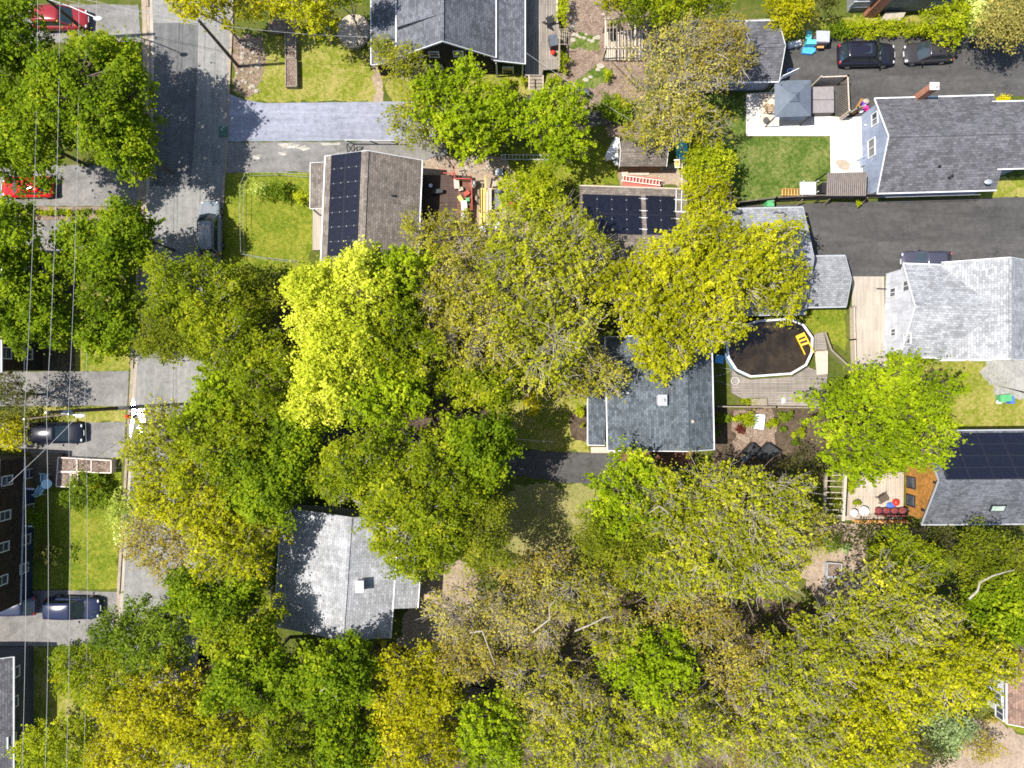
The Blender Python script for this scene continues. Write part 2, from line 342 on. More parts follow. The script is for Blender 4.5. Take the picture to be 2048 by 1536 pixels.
# lawns, beds and gravel
sheet('front_lawn', [(449,346),(640,344),(626,500),(600,540),(440,560),(438,500)], .008, m_lawn, .05)
sheet('planter_lawn', [(468,150),(500,110),(560,60),(740,90),(770,150),(760,202),(640,203),(530,204),(492,199),(468,186)], .008, m_lawn_yl, .06)
sheet('stony_verge', [(466,70),(520,72),(536,110),(516,170),(500,196),(468,184)], .013, m_mulch, .08)
sheet('house_lawn', [(770,150),(1160,150),(1160,215),(780,202)], .006, m_lawn_yl, .06)
sheet('footpath', [(744,128),(756,126),(762,150),(768,204),(746,204),(750,165)], .0145, m_dirt, .05)
m_wear = asphalt('worn_pale_patch', (.33, .31, .27), .9, .3)
for i, q in enumerate(([(556,288),(580,286),(600,290),(592,297),(566,296)], [(590,296),(610,291),(622,297),(606,302)], [(556,305),(572,303),(574,310),(560,311)], [(505,312),(522,310),(520,318),(508,319)], [(640,287),(680,285),(678,290),(645,292)])): sheet('worn_patch', q, .0225, m_wear, .03, .3)
sheet('back_lawn', [(1405,272),(1400,190),(1492,190),(1492,274),(1660,274),(1660,395),(1460,404),(1400,330)], .008, m_lawn_dk, .05)
sheet('shed_lawn', [(1020,290),(1240,290),(1240,370),(1010,372)], .008, m_lawn, .08)
sheet('pool_lawn', [(1590,612),(1692,618),(1692,700),(1640,680),(1600,640)], .008, m_lawn, .05)
sheet('street_lawn_brown_house', [(150,575),(262,570),(255,741),(100,742)], .008, m_lawn_yl, .05)
sheet('street_lawn_navy_house', [(60,916),(246,916),(240,1000),(234,1178),(60,1178)], .008, m_lawn, .05)
sheet('street_verge', [(60,813),(254,812),(252,844),(60,846)], .008, m_lawn_yl, .05)
sheet('street_lawn_slate_house', [(40,1294),(228,1294),(215,1500),(40,1500)], .008, m_lawn_yl, .06)
sheet('shaded_yard', [(60,506),(155,506),(150,742),(85,742)], .01, m_soil, .04)  # dark soil colour stands in for the brown house's shadow on this strip
sheet('divider_bed', [(30,413),(275,413),(272,440),(30,440)], .012, m_mulch, .03)
sheet('gravel_garden', [(1130,-40),(1290,-40),(1300,60),(1290,200),(1180,218),(1100,200),(1096,150),(1135,120)], .0105, m_mulch, .08)
sheet('garden_turf', [(1145,68),(1200,70),(1202,100),(1143,96)], .0155, m_lawn_dk, .06); sheet('garden_turf_lower', [(1155,160),(1190,130),(1225,140),(1218,165),(1150,182)], .0155, m_lawn_dk, .06)
sheet('mulch_border', [(1212,252),(1290,252),(1290,275),(1212,274)], .008, m_mulch, .08)
sheet('work_yard', [(845,310),(1010,315),(1050,380),(1060,470),(1000,560),(845,560)], .0115, m_dirt, .08)
sheet('shed_yard', [(1235,325),(1345,325),(1380,372),(1235,372)], .012, m_dirt, .06)
sheet('centre_lawn', [(990,800),(1180,790),(1180,905),(1090,902),(1000,890)], .008, m_lawn_yl, .06)
sheet('centre_bed', [(1140,826),(1150,818),(1178,818),(1178,884),(1150,880),(1140,865)], .014, m_soil, .04)
sheet('dry_lawn', [(1040,968),(1200,968),(1190,1160),(1020,1160),(900,1100)], .006, m_straw, .1)
sheet('dirt_drive', [(838,1110),(905,1105),(960,1150),(950,1260),(860,1330),(800,1290)], .012, m_dirt, .1)
sheet('flower_garden', [(1426,815),(1660,815),(1660,960),(1500,970),(1426,930)], .01, m_soil, .06)
sheet('flower_garden_mulch', [(1465,818),(1545,818),(1550,900),(1470,905)], .015, m_mulch, .1)
sheet('side_lawn', [(1790,712),(2110,712),(2110,862),(1850,862),(1700,760)], .008, m_lawn_yl, .08)
sheet('side_gravel', [(1985,716),(2110,716),(2110,800),(2000,800),(1960,740)], .013, m_grey_gravel, .1)
sheet('grey_house_lawn', [(1960,356),(2110,350),(2110,396),(1960,396)], .012, m_lawn_yl, .05)
sheet('stony_garden', [(1640,1045),(1850,1050),(1860,1090),(1720,1200),(1640,1210),(1580,1120)], .008, m_dirt, .1)
sheet('corner_garden', [(1880,1440),(1990,1440),(2110,1500),(2110,1600),(1850,1600)], .008, m_dirt, .1)
sheet('corner_lawn', [(1985,1425),(2060,1460),(2110,1480),(2110,1500),(2010,1450)], .014, m_lawn, .04)
sheet('hedge_bank', [(1575,40),(2110,20),(2110,84),(1900,72),(1600,80)], .006, m_lawn_yl, .06)
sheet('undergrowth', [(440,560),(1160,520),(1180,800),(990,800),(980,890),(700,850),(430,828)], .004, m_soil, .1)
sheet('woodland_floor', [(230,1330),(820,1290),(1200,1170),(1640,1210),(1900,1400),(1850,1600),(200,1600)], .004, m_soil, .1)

# ------------------------------------------------------------------ building kit
class House: pass
def gable(root, r0, r1, wl, wr, ezl, ezr, roof, wall, oh=.3, ohe=.25, t=.14, gut=m_white, rake=m_white, wname='wall', rname='roof', base=0.0, ends=3):
    h = House(); d = Vector((r1.x-r0.x, r1.y-r0.y, 0)); L = d.length; d /= L; n = Vector((-d.y, d.x, 0)); rz = r0.z
    h.d, h.n, h.L, h.rz, h.r0 = d, n, L, rz, Vector((r0.x, r0.y, 0))
    pt = lambda s, k, z: h.r0+d*s+n*k+Vector((0,0,z)); h.pt = pt; h.root = root; h.wl, h.wr = wl, wr; h.ezl, h.ezr = ezl, ezr
    b = MB()
    for w, ez, sg in ((wl, ezl, 1), (wr, ezr, -1)):
        b.slab([pt(0, 0, rz), pt(L, 0, rz), pt(L, sg*w, ez), pt(0, sg*w, ez)], t)
    h.roof = b.build(rname, roof, root)
    zl = lambda k: rz+(ezl-rz)*k/wl; zr = lambda k: rz+(ezr-rz)*k/wr
    kl, kr = wl-oh, wr-oh; sec = [(-kr, base), (kl, base), (kl, zl(kl)-t-.004), (0, rz-t-.004), (-kr, zr(kr)-t-.004)]
    b = MB(); A = [pt(ohe, k, z) for k, z in sec]; B = [pt(L-ohe, k, z) for k, z in sec]
    b.poly(A); b.poly(B[::-1])
    for i in range(5):
        j = (i+1) % 5; b.poly([A[j], A[i], B[i], B[j]])
    h.wall = b.build(wname, wall, root); h.sl = ohe; h.kl, h.kr = kl, kr
    rc = MB(); rc.box(pt(L/2, 0, rz+.012), d*L/2, n*.11, Vector((0,0,.022))); rc.build('ridge_cap', roof, h.roof)
    if gut:
        for w, ez, sg in ((wl, ezl, 1), (wr, ezr, -1)):
            g = MB(); g.box(pt(L/2, sg*(w+.055), ez-.06), d*(L/2+.03), n*.05, Vector((0,0,.055))); g.build('gutter', gut, h.roof)
    if rake:
        for s in [q for q, k in ((-.028, 1), (L+.028, 2)) if ends & k]:
            b = MB()
            for w, ez, sg in ((wl, ezl, 1), (wr, ezr, -1)):
                b.bar(pt(s, 0, rz-.03), pt(s, sg*w, ez-.03), .05, .16)
            b.build('rake_board', rake, h.roof)
    h.nl = Vector((0,0,1))*wl+n*(rz-ezl); h.nl.normalize(); h.nr = Vector((0,0,1))*wr-n*(rz-ezr); h.nr.normalize()
    return h
def shed_roof(root, pts, t, mat, name='roof', gut=None):
    b = MB(); b.slab(pts, t); return b.build(name, mat, root)
def window(root, c, u, n, w, h, frame=m_white, split=1, bars=0, glass=m_glass, up=None):
    """casing proud of the wall, glass set back in it, mullions between"""
    u = Vector(u).normalized(); n = Vector(n).normalized(); up = up or n.cross(u)
    if up.z < 0: up = -up
    c = Vector(c); f = MB(); e = .09
    for s in (-1, 1):
        f.box(c+u*s*(w/2)+n*.03, u*e/2, up*(h/2+e/2), n*.05); f.box(c+up*s*(h/2)+n*.03, u*(w/2-e/2), up*e/2, n*.045)
    fr = f.build('window', frame, root)
    for i in range(split):
        pw = w/split; g = MB(); g.box(c+u*((i+.5)*pw-w/2)+n*.012, u*(pw/2-.035), up*(h/2-.045), n*.01); g.build('pane', glass, fr)
    if split > 1 or bars:
        m = MB()
        for i in range(1, split): m.box(c+u*(i*w/split-w/2)+n*.03, u*.035, up*(h/2-.045), n*.035)
        for i in range(bars): m.box(c+up*((i+1)*h/(bars+1)-h/2)+n*.026, u*(w/2-.045), up*.022, n*.02)
        m.build('mullion', frame, fr)
    return fr
PV = {}
def solar(root, o, u, v, n, nx, ny, pw, ph, gap=.02, clamps=True):
    """nx by ny framed modules from corner o along u and v, standing off the roof"""
    key = (round(pw, 2), round(ph, 2))
    if key not in PV:
        b = MB(); b.m = 0; b.box((pw/2, ph/2, .0), (pw/2-.025, 0, 0), (0, ph/2-.025, 0), (0, 0, .017))
        b.m = 1
        for s in (0, 1):
            b.box((pw/2, s*(ph-.025)+.0125, 0), (pw/2, 0, 0), (0, .0125, 0), (0, 0, .022)); b.box((s*(pw-.025)+.0125, ph/2, 0), (.0125, 0, 0), (0, ph/2-.025, 0), (0, 0, .0215))
        ob = b.build('solar_panel', [m_pv, m_pv_frame]); PV[key] = ob.data; bpy.data.objects.remove(ob)
        b = MB(); b.box((0, 0, .03), (.03, 0, 0), (0, .03, 0), (0, 0, .012)); ob = b.build('clamp', m_lamp_w); PV['c'] = ob.data; bpy.data.objects.remove(ob)
    R = Matrix((u, v, n)).transposed().to_4x4()
    for i in range(nx):
        for j in range(ny):
            p = o+u*i*(pw+gap)+v*j*(ph+gap)+n*.07
            ob = bpy.data.objects.new('solar_panel', PV[key]); C.objects.link(ob); ob.parent = root
            ob.matrix_local = Matrix.Translation(p-ORI[root.name]) @ R
            if clamps and (clamps == 'u' and i < nx-1 or clamps == 'v' and j < ny-1):
                for f in (.25, .75):
                    k = bpy.data.objects.new('clamp', PV['c']); C.objects.link(k); k.parent = ob
                    k.location = (pw+gap/2, ph*f, 0) if clamps == 'u' else (pw*f, ph+gap/2, 0)
def chimney(root, c, w, d, h, mat, cap=m_conc, flue=True):
    b = MB(); b.bx(c, w, d, h); o = b.build('chimney', mat, root)
    b = MB(); b.bx(Vector(c)+Vector((0,0,h+.001)), w+.14, d+.14, .1); b.build('chimney_cap', cap, o)
    if flue: b = MB(); b.tube(Vector(c)+Vector((0,0,h+.1)), Vector(c)+Vector((0,0,h+.35)), .13, .12, 10); b.build('flue', cap, o)
    return o
def vent(root, c, mat=m_black, r=.07, h=.3):
    b = MB(); b.tube(c, Vector(c)+Vector((0,0,h)), r, r, 8); b.tube(Vector(c)+Vector((0,0,h)), Vector(c)+Vector((0,0,h+.06)), r*1.7, r*1.3, 8); return b.build('roof_vent', mat, root)

# ------------------------------------------------------------------ houses, garages and sheds
def rt(name, label, r0, r1, cat='house'): return thing(name, label, cat, Vector(((r0.x+r1.x)/2, (r0.y+r1.y)/2, 0)))
def slope(h, left):                     # level axis, up-slope axis, normal and a point of one roof slope
    w, ez, sg = (h.wl, h.ezl, 1) if left else (h.wr, h.ezr, -1)
    v = (h.n*(-sg*w)+Vector((0,0,h.rz-ez))).normalized(); n = h.nl if left else h.nr
    return v.cross(n), v, n, h.pt(0, 0, h.rz)
V = Vector; X1 = V((1,0,0)); Y1 = V((0,1,0)); Z1 = V((0,0,1))

# the solar-roofed bungalow
r0, r1 = P(735,302,5.0), P(725,540,5.0)
o = rt('bungalow', 'tan shingled bungalow with a long strip of dark solar panels on its street-side slope', r0, r1)
h = gable(o, r0, r1, 4.1, 3.85, 3.1, 3.1, m_rf_tan, m_w_tan)
u, v, n, p = slope(h, False); solar(o, RAY(664,311,p,n), u, v, n, 7, 2, 1.17, 1.5, .02, 'u')
b = MB(); a = P(621,326,2.7); c = P(620,417,2.7); b.slab([a, c, V((-15.15, c.y, 3.0)), V((-15.1, a.y, 3.0))], .12); pr = b.build('porch_roof', m_rf_tan, o)
b = MB(); b.bar(a-Z1*.05, c-Z1*.05, .1, .1); b.bar(a-Z1*.05, V((-15.3, a.y, 2.85)), .08, .1); b.bar(c-Z1*.05, V((-15.3, c.y, 2.85)), .08, .1); b.build('gutter', m_white, pr)
for q in (a, c, (a+c)/2): b = MB(); b.bx((q.x+.2, q.y*.999, 0), .12, .12, 2.55); b.build('porch_post', m_white, o)
b = MB(); b.slab([P(626,330,.35), P(654,330,.35), P(650,500,.35), P(625,500,.35)], .33); b.build('porch_floor', m_conc_strip, o)
vent(o, RAY(785,392,*slope(h, True)[3:]+(slope(h, True)[2],)))

# the dark cottage at the top
r0, r1 = P(885,-90,6.4), P(885,82,6.4)
o = rt('cottage', 'black-sided cottage with blue-grey gable roof and white windows above the leafy driveway', r0, r1)
h = gable(o, r0, r1, 4.07, 4.04, 3.6, 3.6, m_rf_blue, m_w_dark, .3, .25)
yb = 26.6
b = MB(); b.slab([V((-11.7,yb,2.6)), V((-9.25,yb,3.3)), V((-9.25,36,3.3)), V((-11.7,36,2.6))], .12); q = b.build('side_roof', m_rf_blue, o)
b = MB(); b.bar((-11.76,yb,2.56), (-11.76,36,2.56), .09, .1); b.bar((-11.7,yb-.03,2.54), (-9.3,yb-.03,3.24), .05, .14); b.build('gutter', m_white, q)
b = MB(); b.hexa([V((-11.4,yb+.2,0)), V((-9.2,yb+.2,0)), V((-9.2,35.9,0)), V((-11.4,35.9,0)), V((-11.4,yb+.2,2.52)), V((-9.2,yb+.2,3.15)), V((-9.2,35.9,3.15)), V((-11.4,35.9,2.52))]); b.build('side_wall', m_w_dark, o)
b = MB(); b.slab([V((-1.7,yb,3.5)), V((1.05,yb,2.8)), V((1.05,36,2.8)), V((-1.7,36,3.5))], .12); q = b.build('verandah_roof', m_rf_blue, o)
b = MB(); b.bar((1.1,yb-.05,2.76), (1.1,36,2.76), .09, .1); b.bar((-1.5,yb-.03,3.39), (1.05,yb-.03,2.76), .06, .16); b.build('gutter', m_white, q)
for xx in (-1.3, .9): b = MB(); b.bx((xx, yb+.1, 0), .13, .13, 2.7); b.build('verandah_post', m_white, o)
sN = h.nr; b = MB(); y0, y1 = P(0,57,4).y, 35.9       # shed dormer on the street-side slope
A = V((-5.5,y0,6.35)); Bv = V((-9.3,y0,4.25)); b.hexa([V((-5.5,y0,6.2)), V((-9.3,y0,3.6)), V((-9.3,y1,3.6)), V((-5.5,y1,6.2)), A, Bv, V((-9.3,y1,4.25)), V((-5.5,y1,6.35))]); b.build('dormer', m_rf_blue, o)
for px, py, w, hh, sp, br in ((868,108,.8,.95,1,1), (917,107,.8,.95,1,1), (866,134,1.6,.95,3,1), (939,134,1.65,.95,2,1)):
    window(o, RAY(px, py, (0,27.0,0), (0,-1,0)), X1, -Y1, w, hh, m_white, sp, br)
window(o, RAY(1016,140, (0,27.0,0), (0,-1,0))-V((0,0,.2)), X1, -Y1, .9, 1.6, m_white, 1, 0)

# the grey house, upper right
r0 = P(1778,272,4.9); ang = math.radians(1.6); r1 = r0+V((math.cos(ang), math.sin(ang), 0))*9.85
o = rt('house', 'charcoal-roofed house with pale blue gable wall, brick chimney and white rake trim', r0, r1)
h = gable(o, r0, r1, 3.78, 4.03, 2.9, 2.9, m_rf_dark, m_w_pale, ends=1)
h2 = gable(o, h.pt(9.5,0,4.885), h.pt(12.2,0,4.885), 3.1, 2.5, 3.24, 3.66, m_rf_dark, m_w_pale, ends=2)
wp = h.pt(.25,0,0); wn = -h.d
window(o, RAY(1750,238,wp,wn), h.n, wn, 1.0, .95, m_white, 2); window(o, RAY(1744,296,wp,wn), h.n, wn, 1.45, 1.1, m_white, 2)
b = MB(); q = RAY(1733,250,wp,wn); b.ball(q+wn*.08, .1); b.build('wall_lamp', m_white, o)
cb = P(1834,203,2.6); b = MB(); b.bx((cb.x, cb.y+.25, 0), 0.62, .5, 5.0); ch = b.build('chimney', m_brick, o)
b = MB(); b.bx((cb.x, cb.y+.25, 5.001), .74, .6, .1); b.build('chimney_cap', m_conc, ch); b = MB(); b.tube((cb.x+.05, cb.y+.25, 5.1), (cb.x+.05, cb.y+.25, 5.35), .16, .15, 10); b.build('flue', m_conc, ch)
for px, py in ((1876,334), (1901,353), (1896,356)): vent(o, RAY(px, py, *(slope(h, False)[3], slope(h, False)[2])))
b = MB(); q = RAY(1972,366, slope(h, False)[3], slope(h, False)[2]); b.tube(q, q+V((0,0,.5)), .03); b.ball(q+V((-.15,-.05,.55)), .32, .22, .1, 12, 4); b.build('satellite_dish', m_steel, o)
b = MB(); b.bar(h.pt(1,-h.kr-.5,2.2), h.pt(9,-h.kr-.5,2.2), .03, .03); b.build('cable', m_wire, o)

# the white house
r0, r1 = P(1831,613,5.2), P(2020,620,5.2)
o = rt('house', 'white-sided house with pale speckled shingle roof beside the ribbed concrete drive', r0, r1)
h = gable(o, r0, r1, 3.73, 3.87, 3.2, 3.2, m_rf_white, m_w_white)
h2 = gable(o, V((39.4,10.0,5.6)), V((39.4,2.0,5.6)), 4.0, 4.0, 3.25, 3.25, m_rf_white, m_w_white, .3, .25, .14, None)
wp = h.pt(.25,0,0); wn = -h.d
for px, py, w, hh, s in ((1813,572,.85,1.0,2), (1786,585,.72,.95,2), (1787,665,.6,.8,2), (1815,677,.85,1.0,2)): window(o, RAY(px, py, wp, wn), h.n, wn, w, hh, m_white, s)
b = MB(); q = RAY(1772,578,wp,wn); b.bar(q, q+wn*.8, .1, .1); b.build('wall_bracket', m_black, o)
vent(o, RAY(1986,589, *(slope(h, True)[3], slope(h, True)[2])), m_black, .09, .25)
for x0, x1 in ((1880,1931), (1950,1975)): b = MB(); b.slab([P(x0,713,.9), P(x1,713,.9), P(x1,722,.9), P(x0,722,.9)], .85); b.build('bay_sill', m_white, o)

# the cedar house, lower right
r0 = P(1878,961,5.4); r1 = r0+V((13,.1,0))
o = rt('house', 'cedar-shingled house with navy solar panels filling one slope and a rooftop skylight', r0, r1)
h = gable(o, r0, r1, 3.75, 3.95, 3.0, 3.0, m_rf_blue, m_w_cedar, .3, .3, .14, m_grey_tr, m_grey_tr)
u, v, n, p = slope(h, True); solar(o, h.pt(.55+6*1.92, 3.55, 3.0+.2*2.4/3.75), u, v, n, 6, 4, 1.9, 1.03, .02, False)
wp = h.pt(.3,0,0); wn = -h.d
for px, py in ((1823,965), (1822,1001)): window(o, RAY(px, py, wp, wn), h.n, wn, .95, 1.25, m_black, 1)
for px, py in ((1872,965), (1848,1020)): b = MB(); q = RAY(px, py, wp, wn); b.box(q+wn*.08, wn*.08, h.n*.1, Z1*.16); b.build('wall_lamp', m_black, o)
u, v, n, p = slope(h, False); q = RAY(1995,1015,p,n); b = MB(); b.box(q+n*.06, u*.62, v*.33, n*.06); s = b.build('skylight', m_black, o)
b = MB(); b.box(q+n*.125, u*.52, v*.24, n*.006); b.build('pane', glass_mat('skylight_glass', (.3, .36, .3)), s)

# the slate-roofed house in the centre
r0, r1 = P(1371,668,5.1), P(1376,902,5.1)
o = rt('house', 'slate grey shingled house with white chimney between the sparse trees and the pool', r0, r1)
h = gable(o, r0, r1, 2.3, 6.1, 4.2, 3.0, m_rf_teal, m_w_grey)
y0, y1 = P(0,672,2.8).y, P(0,890,2.8).y
b = MB(); b.slab([V((6.35,y0,2.55)), V((7.72,y0,2.85)), V((7.72,y1,2.85)), V((6.35,y1,2.55))], .12); q = b.build('porch_roof', m_rf_teal, o)
b = MB(); b.bar((6.3,y0,2.52), (6.3,y1,2.52), .09, .1); b.bar((6.3,y1-.03,2.5), (7.7,y1-.03,2.8), .05, .14); b.build('gutter', m_white, q)
for yy in (y0-.2, (y0+y1)/2, y1+.2): b = MB(); b.bx((6.5,yy,0), .12, .12, 2.42); b.build('porch_post', m_white, o)
sl = (slope(h, False)[3], slope(h, False)[2]); q = RAY(1327,800,*sl); chimney(o, (q.x-.2,q.y,q.z-.4), .6, .75, .9, m_white, m_grey_tr)
for px, py, m in ((1244,786,m_white), (1255,786,m_white)): vent(o, RAY(px, py, *sl), m, .07, .2)
vent(o, RAY(1385,843, slope(h, True)[3], slope(h, True)[2]), m_stone, .09, .1)
b = MB(); b.slab([P(1182,894,.3), P(1242,894,.3), P(1242,906,.3), P(1182,906,.3)], .28); b.build('front_step', m_wood_pale, o)
b = MB(); b.slab([P(1243,900,.45), P(1386,900,.45), P(1386,932,.45), P(1243,932,.45)], .42); b.build('deck', m_deck_red, o)

# the pale-roofed house at lower left
r0, r1 = P(702,1034,5.0), P(685,1281,5.0)
o = rt('house', 'pale grey roofed house half hidden by trees beside the pinkish dirt drive', r0, r1)
h = gable(o, r0, r1, 3.6, 6.15, 3.72, 3.0, m_rf_pale2, m_w_grey, .3, .25, .14, m_white, None)
ye = P(0,1209,3.3).y; q0 = h.pt(0.02, 3.62, 3.712); q1 = h.pt(h.r0.y-ye, 3.62, 3.712)
b = MB(); b.slab([q0, q1, q1+h.n*1.95-Z1*.69, q0+h.n*1.95-Z1*.69], .14); q = b.build('side_roof', m_rf_pale2, o)
b = MB(); b.bar(q0+h.n*2.0-Z1*.75, q1+h.n*2.0-Z1*.75, .09, .1); b.build('gutter', m_white, q)
b = MB(); a, c = q0+h.n*1.6-h.d*-.3, q1+h.n*1.6-h.d*.3; b.hexa([V((p.x,p.y,0)) for p in (c-h.n*1.95, c, a, a-h.n*1.95)]+[V((p.x,p.y,z)) for p, z in ((c-h.n*1.95,3.5), (c,2.9), (a,2.9), (a-h.n*1.95,3.5))]); b.build('side_wall', m_w_grey, o)
sl = (slope(h, True)[3], slope(h, True)[2]); q = RAY(723,1168,*sl); chimney(o, (q.x,q.y,q.z-.3), .5, .8, 1.0, m_white, m_white, False)
vent(o, RAY(637,1060, slope(h, False)[3], slope(h, False)[2]), m_black, .06, .25)
b = MB(); b.path([P(548,1172,2.6), P(543,1175,2.4), P(543,1200,2.0), P(548,1218,2.0)], .05); b.build('downpipe', m_white, o)

# garages and sheds
r0, r1 = P(1570,91,4.0), P(1385,93,4.0)
o = rt('garage', 'charcoal shingled garage under the bare-branched tree, its door facing the driveway', r0, r1, 'garage')
h = gable(o, r0, r1, 2.3, 2.72, 2.6, 2.6, m_rf_dark, m_w_pale)
b = MB(); b.box(h.pt(.23,0,1.1), h.n*1.3, h.d*.03, Z1*1.05); b.build('garage_door', m_white, o)
r0, r1 = P(1160,476,4.2), P(1380,483,4.2)
o = rt('garage', 'tan roofed garage carrying two groups of dark solar panels with exposed white rails', r0, r1, 'garage')
h = gable(o, r0, r1, 4.66, 4.6, 2.6, 2.6, m_rf_tan, m_w_tan, .3, .25, .14, m_wood_pale, None)
u, v, n, p = slope(h, True); solar(o, RAY(1281,393,p,n), u, v, n, 4, 2, 1.19, 1.82, .02, 'u'); solar(o, RAY(1349,394,p,n), u, v, n, 2, 2, 1.2, 1.82, .02, 'u')
for py in (398,422,436,459):
    a, c = RAY(1278,py,p,n)+n*.06, RAY(1295,py+1,p,n)+n*.06; b = MB(); b.bar(a, c, .07, .05); b.build('panel_rail', m_white, o)
    a, c = RAY(1347,py+2,p,n)+n*.06, RAY(1376,py+3,p,n)+n*.06; b = MB(); b.bar(a, c, .07, .05); b.build('panel_rail', m_white, o)
for px in (1352,1363): b = MB(); b.bar(RAY(px,381,p,n)+n*.1, RAY(px-1,426,p,n)+n*.1, .07, .05); b.build('panel_rail', m_white, o)
r0, r1 = P(1627,515,4.4), P(1440,519,4.4)
o = rt('garage', 'light grey shingled garage with a small gabled extension, shaded by the yellow-green maple', r0, r1, 'garage')
h = gable(o, r0, r1, 4.35, 4.5, 2.5, 2.5, m_rf_garage, m_w_grey, .3, .25, .14, m_grey_tr, m_grey_tr)
h2 = gable(o, P(1702,558,3.4), P(1600,560,3.4), 2.13, 2.07, 2.4, 2.4, m_rf_garage, m_w_grey, .3, .25, .14, m_grey_tr, m_grey_tr)
b = MB(); q = slope(h, False)[3:1:-1]; pts = [RAY(x, y, *q)+Z1*.05 for x, y in ((1546,427),(1552,424),(1560,427),(1566,425),(1572,430),(1568,434))]; b.path(pts, .04); b.build('roof_cable', m_black, o)
r0, r1 = P(1242,301,2.9), P(1336,301,2.9)
o = rt('shed', 'little tan shingled shed between the pile of white scraps and the teal tarp', r0, r1, 'shed')
h = gable(o, r0, r1, 1.0, 1.1, 2.2, 2.2, m_rf_tan, m_w_tan, .15, .12, .1, None, m_white)

# houses across the street: we look down on their street walls
def street_house(label, X, y0, y1, ez, rz, roof, wall, lower, zb, up, low, skew=0.0):
    r0, r1 = V((X-4.1, y0, rz)), V((X-4.1+skew, y1, rz)); o = rt('house', label, r0, r1)
    h = gable(o, r0, r1, 4.4, 4.4, ez, ez, roof, wall, .3, .2)
    if lower:
        b = MB(); q = h.kl+.03; L = h.L-.2; b.hexa([h.pt(.2,q-.06,0), h.pt(L,q-.06,0), h.pt(L,q,0), h.pt(.2,q,0), h.pt(.2,q-.06,zb), h.pt(L,q-.06,zb), h.pt(L,q,zb), h.pt(.2,q,zb)]); b.build('lower_wall', lower, o)
        b = MB(); b.bar(h.pt(.15,q+.03,zb+.05), h.pt(L+.05,q+.03,zb+.05), .08, .1); b.build('belt_board', m_white, o)
    for px, py, w, hh in up+low: window(o, RAY(px, py, h.pt(0,h.kl+(.035 if (px, py, w, hh) in low else 0),0), h.n), h.d, h.n, w, hh, m_white, 1, 1)
    return o, h
o, h = street_house('dark brown two-storey house half under the trees across the street', -40.9, 11.3, .95, 5.4, 7.4, m_rf_dark, m_w_brown, m_w_dark, 2.25, [(11,706,.9,1.25)], [(54,708,.9,1.2),(60,545,.9,1.2)])
b = MB(); b.slab([P(84,508,1.1), P(106,508,1.1), P(104,560,1.1), P(84,560,1.1)], .12); b.build('porch_deck', m_deck, o)
for y in (509,534,559): b = MB(); b.bx(P(103,y,1.1).xy.to_3d(), .1, .1, 1.9); b.build('porch_post', m_wood, o)
b = MB(); b.bar(P(105,508,2.0), P(103,560,2.0), .08, .06); b.build('hand_rail', m_wood_pale, o)
o, h = street_house('dark shingled house with navy ground floor and a porch beside wooden planters', -41.4, -5.9, -18.7, 5.0, 6.9, m_rf_dark, m_w_brown, m_w_navy, 1.45, [(13,961,.75,1.25),(9,1031,.75,1.25),(6,1094,.75,1.25),(3,1161,.75,1.25)], [(58,947,.75,1.0),(58,1018,.8,1.0),(52,1079,.8,1.0),(48,1136,.8,1.0)], -.35)
b = MB(); b.slab([P(64,908,.5), P(124,908,.5), P(118,972,.5), P(64,972,.5)], .48); b.build('porch_deck', courses('tan_porch_boards', (.13, .1, .065), 3, .14, .15, .4, .014, .85, 0), o)
b = MB(); b.box(h.pt(1.6,h.kl+.045,.75), h.d*1.4, h.n*.01, Z1*.7); b.build('tan_panel', m_w_tan, o)
for yy in (972,1046): q = h.pt(h.r0.y-P(0,yy,1).y, h.kl+.05, 1.35); b = MB(); b.slab([q, q+h.n*.75, q+h.n*.75+h.d*.15, q+h.d*.15], .08); b.build('awning', m_white, o)
street_house('slate blue house with blue-grey roof at the lower left corner', -41.6, -22.6, -36.0, 3.0, 5.0, m_rf_dark, m_w_slate, None, 0, [(30,1345,.85,.95),(27,1405,.85,.95),(23,1480,.85,.95)], [])

# edge houses
r0, r1 = V((28.8,36.4,6.2)), V((37.8,36.6,6.2)); o = rt('house', 'grey-green house with red brick chimney at the top edge', r0, r1)
h = gable(o, r0, r1, 4.4, 4.4, 4.3, 4.3, m_rf_dark, m_w_grey)
for px in (1722,1876): window(o, RAY(px,8,h.pt(0,-h.kr,0),-h.n), h.d, -h.n, 1.5, .9, m_grey_tr, 2, 0, glass_mat('pale_window', (.12, .17, .3)))
b = MB(); q = P(1738,33); b.bx((q.x, q.y+.2, 0), .95, .6, 7); b.build('chimney', m_brick, o)
b = MB(); b.slab([P(1762,41,.6), P(1804,40,.6), P(1812,24,.6), P(1772,24,.6)], .58); b.build('stoop', m_stone, o)
r0, r1 = V((45,-21.8,5.2)), V((45,-28.1,5.2)); o = rt('house', 'white-walled house with brown roof at the lower right corner', r0, r1)
h = gable(o, r0, r1, 4.0, 4.0, 3.0, 3.0, m_rf_brown, m_w_white)
for py in (1396,1425): window(o, RAY(1996 if py < 1400 else 2000, py, h.pt(0,-h.kr,0), -h.n), h.d, -h.n, 1.0, 1.0, m_white, 2)

